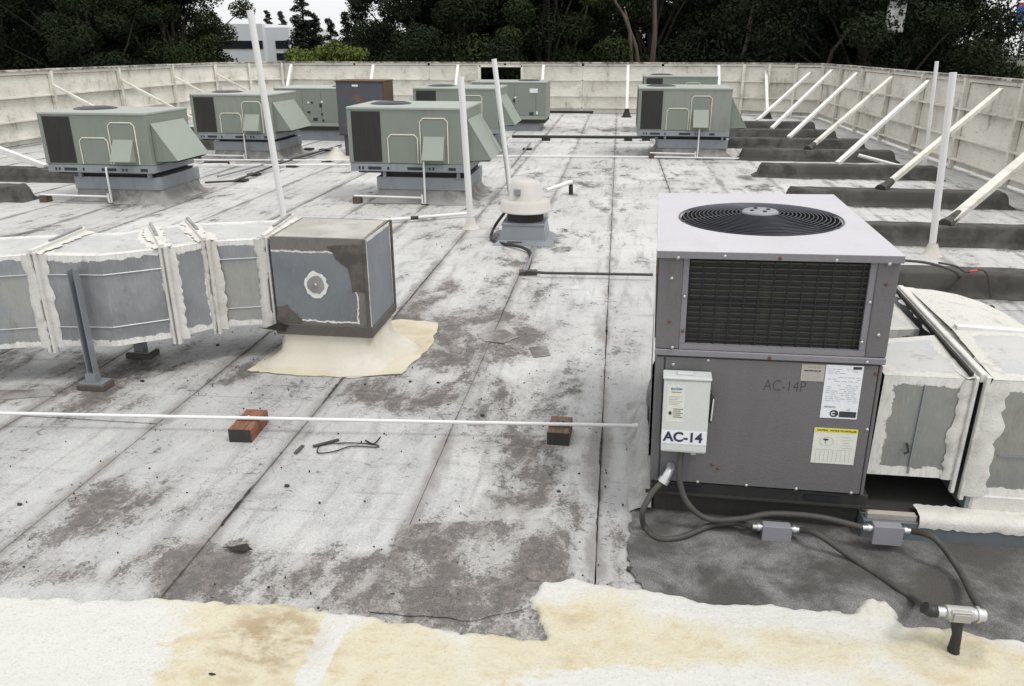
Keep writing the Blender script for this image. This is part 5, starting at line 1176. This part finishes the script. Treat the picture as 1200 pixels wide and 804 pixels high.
wband(-5.5, x_m - .1, 0, zA, zB, 6); wband(x_m + .9, Wb - .1, .6, zA, zB, 3); wband(x_m + .9, Wb - .1, .6, zC, zD, 3); 
# pale tower and blue sign at the right
c = at(1048, 38, 60); t = thing('sign_tower', 'pale grey slab top glimpsed among dark trees at upper right', 'tower', (c[0], 33, GZ))
c = at(1048, 38, 33); t.location = (c[0], 33, GZ); MB().box(-.3, .3, 0, .3, 0, 5.0).build('post', 'black_soft', t); MB().box(-.3, .3, -.02, .3, c[2] - GZ, c[2] - GZ + 2.2).build('slab', 'white_paint', t, .03)
c = at(1197, 18, 52); t = thing('road_sign', 'small blue sign with red tip on a pole at the right frame edge', 'sign', (c[0], 52, GZ)); zc = c[2] - GZ
MB().tube([(.3, 0, 0), (.3, 0, zc - .4)], .08, 6).build('pole', 'galv', t); MB().box(-.3, .7, -.05, .05, zc - .4, zc + .5).build('panel', 'blue_sign', t); MB().box(-.3, .7, -.06, .06, zc + .51, zc + .68).build('cap', 'red_paint', t)
c = at(1168, 45, 48); cs = [(r.uniform(-3, 5), r.uniform(-1, 1), r.uniform(2.5, 5.6)) for _ in range(34)]
t = thing('shrubbery_tree', 'low dark tree mass at the right frame edge below the sky', 'tree', (c[0], 48, GZ)); me = leaf_mesh('crown', cs, [1.0] * 34, 260, .16, 'leaf_dark', 55); o = bpy.data.objects.new('crown', me); C.objects.link(o); o.parent = t
MB().tube([(0, 0, 0), (.2, 0, 4)], [.2, .1], 6).build('trunk', 'bark', t)

def stems(label, pairs, mat='bark_pale'):
    t = [q for q in bpy.data.objects if q.get('label') == label][0]
    for (a, b, Y, w) in pairs:
        p, q = at(*a, Y), at(*b, Y); P_ = Vector(p); Q_ = Vector(q); d = Q_ - P_
        MB().tube([Vector((p[0] - d.x * 1.2, Y, GZ)), P_, P_.lerp(Q_, .5) + Vector((.08, 0, 0)), Q_, Q_ + d * .6], [w * 1.3, w, w * .85, w * .7, w * .4], 7).build('stem', mat, t, world=True)
stems('dark tree with slanting bare stems behind the left wall', [((97, 78), (70, 0), 38.4, .05), ((78, 66), (36, 12), 38.2, .045), ((140, 75), (155, 30), 38.5, .05), ((112, 78), (104, 30), 38.3, .05)])
stems('tree with a bare brown trunk above the back wall', [((764, 75), (767, 0), 38.5, .13), ((748, 75), (738, 35), 38.4, .11), ((738, 36), (722, 4), 38.3, .09)])
stems('tree right of the middle with pale forked trunk', [((668, 75), (655, 20), 40.5, .07), ((672, 60), (690, 0), 40.4, .07)])
stems('dark tree with curved limbs near the back right corner', [((868, 75), (880, 20), 38, .12), ((910, 70), (935, 5), 38, .08)])
stems('tree with an open crown near the right edge', [((975, 60), (1010, 12), 36, .08)])
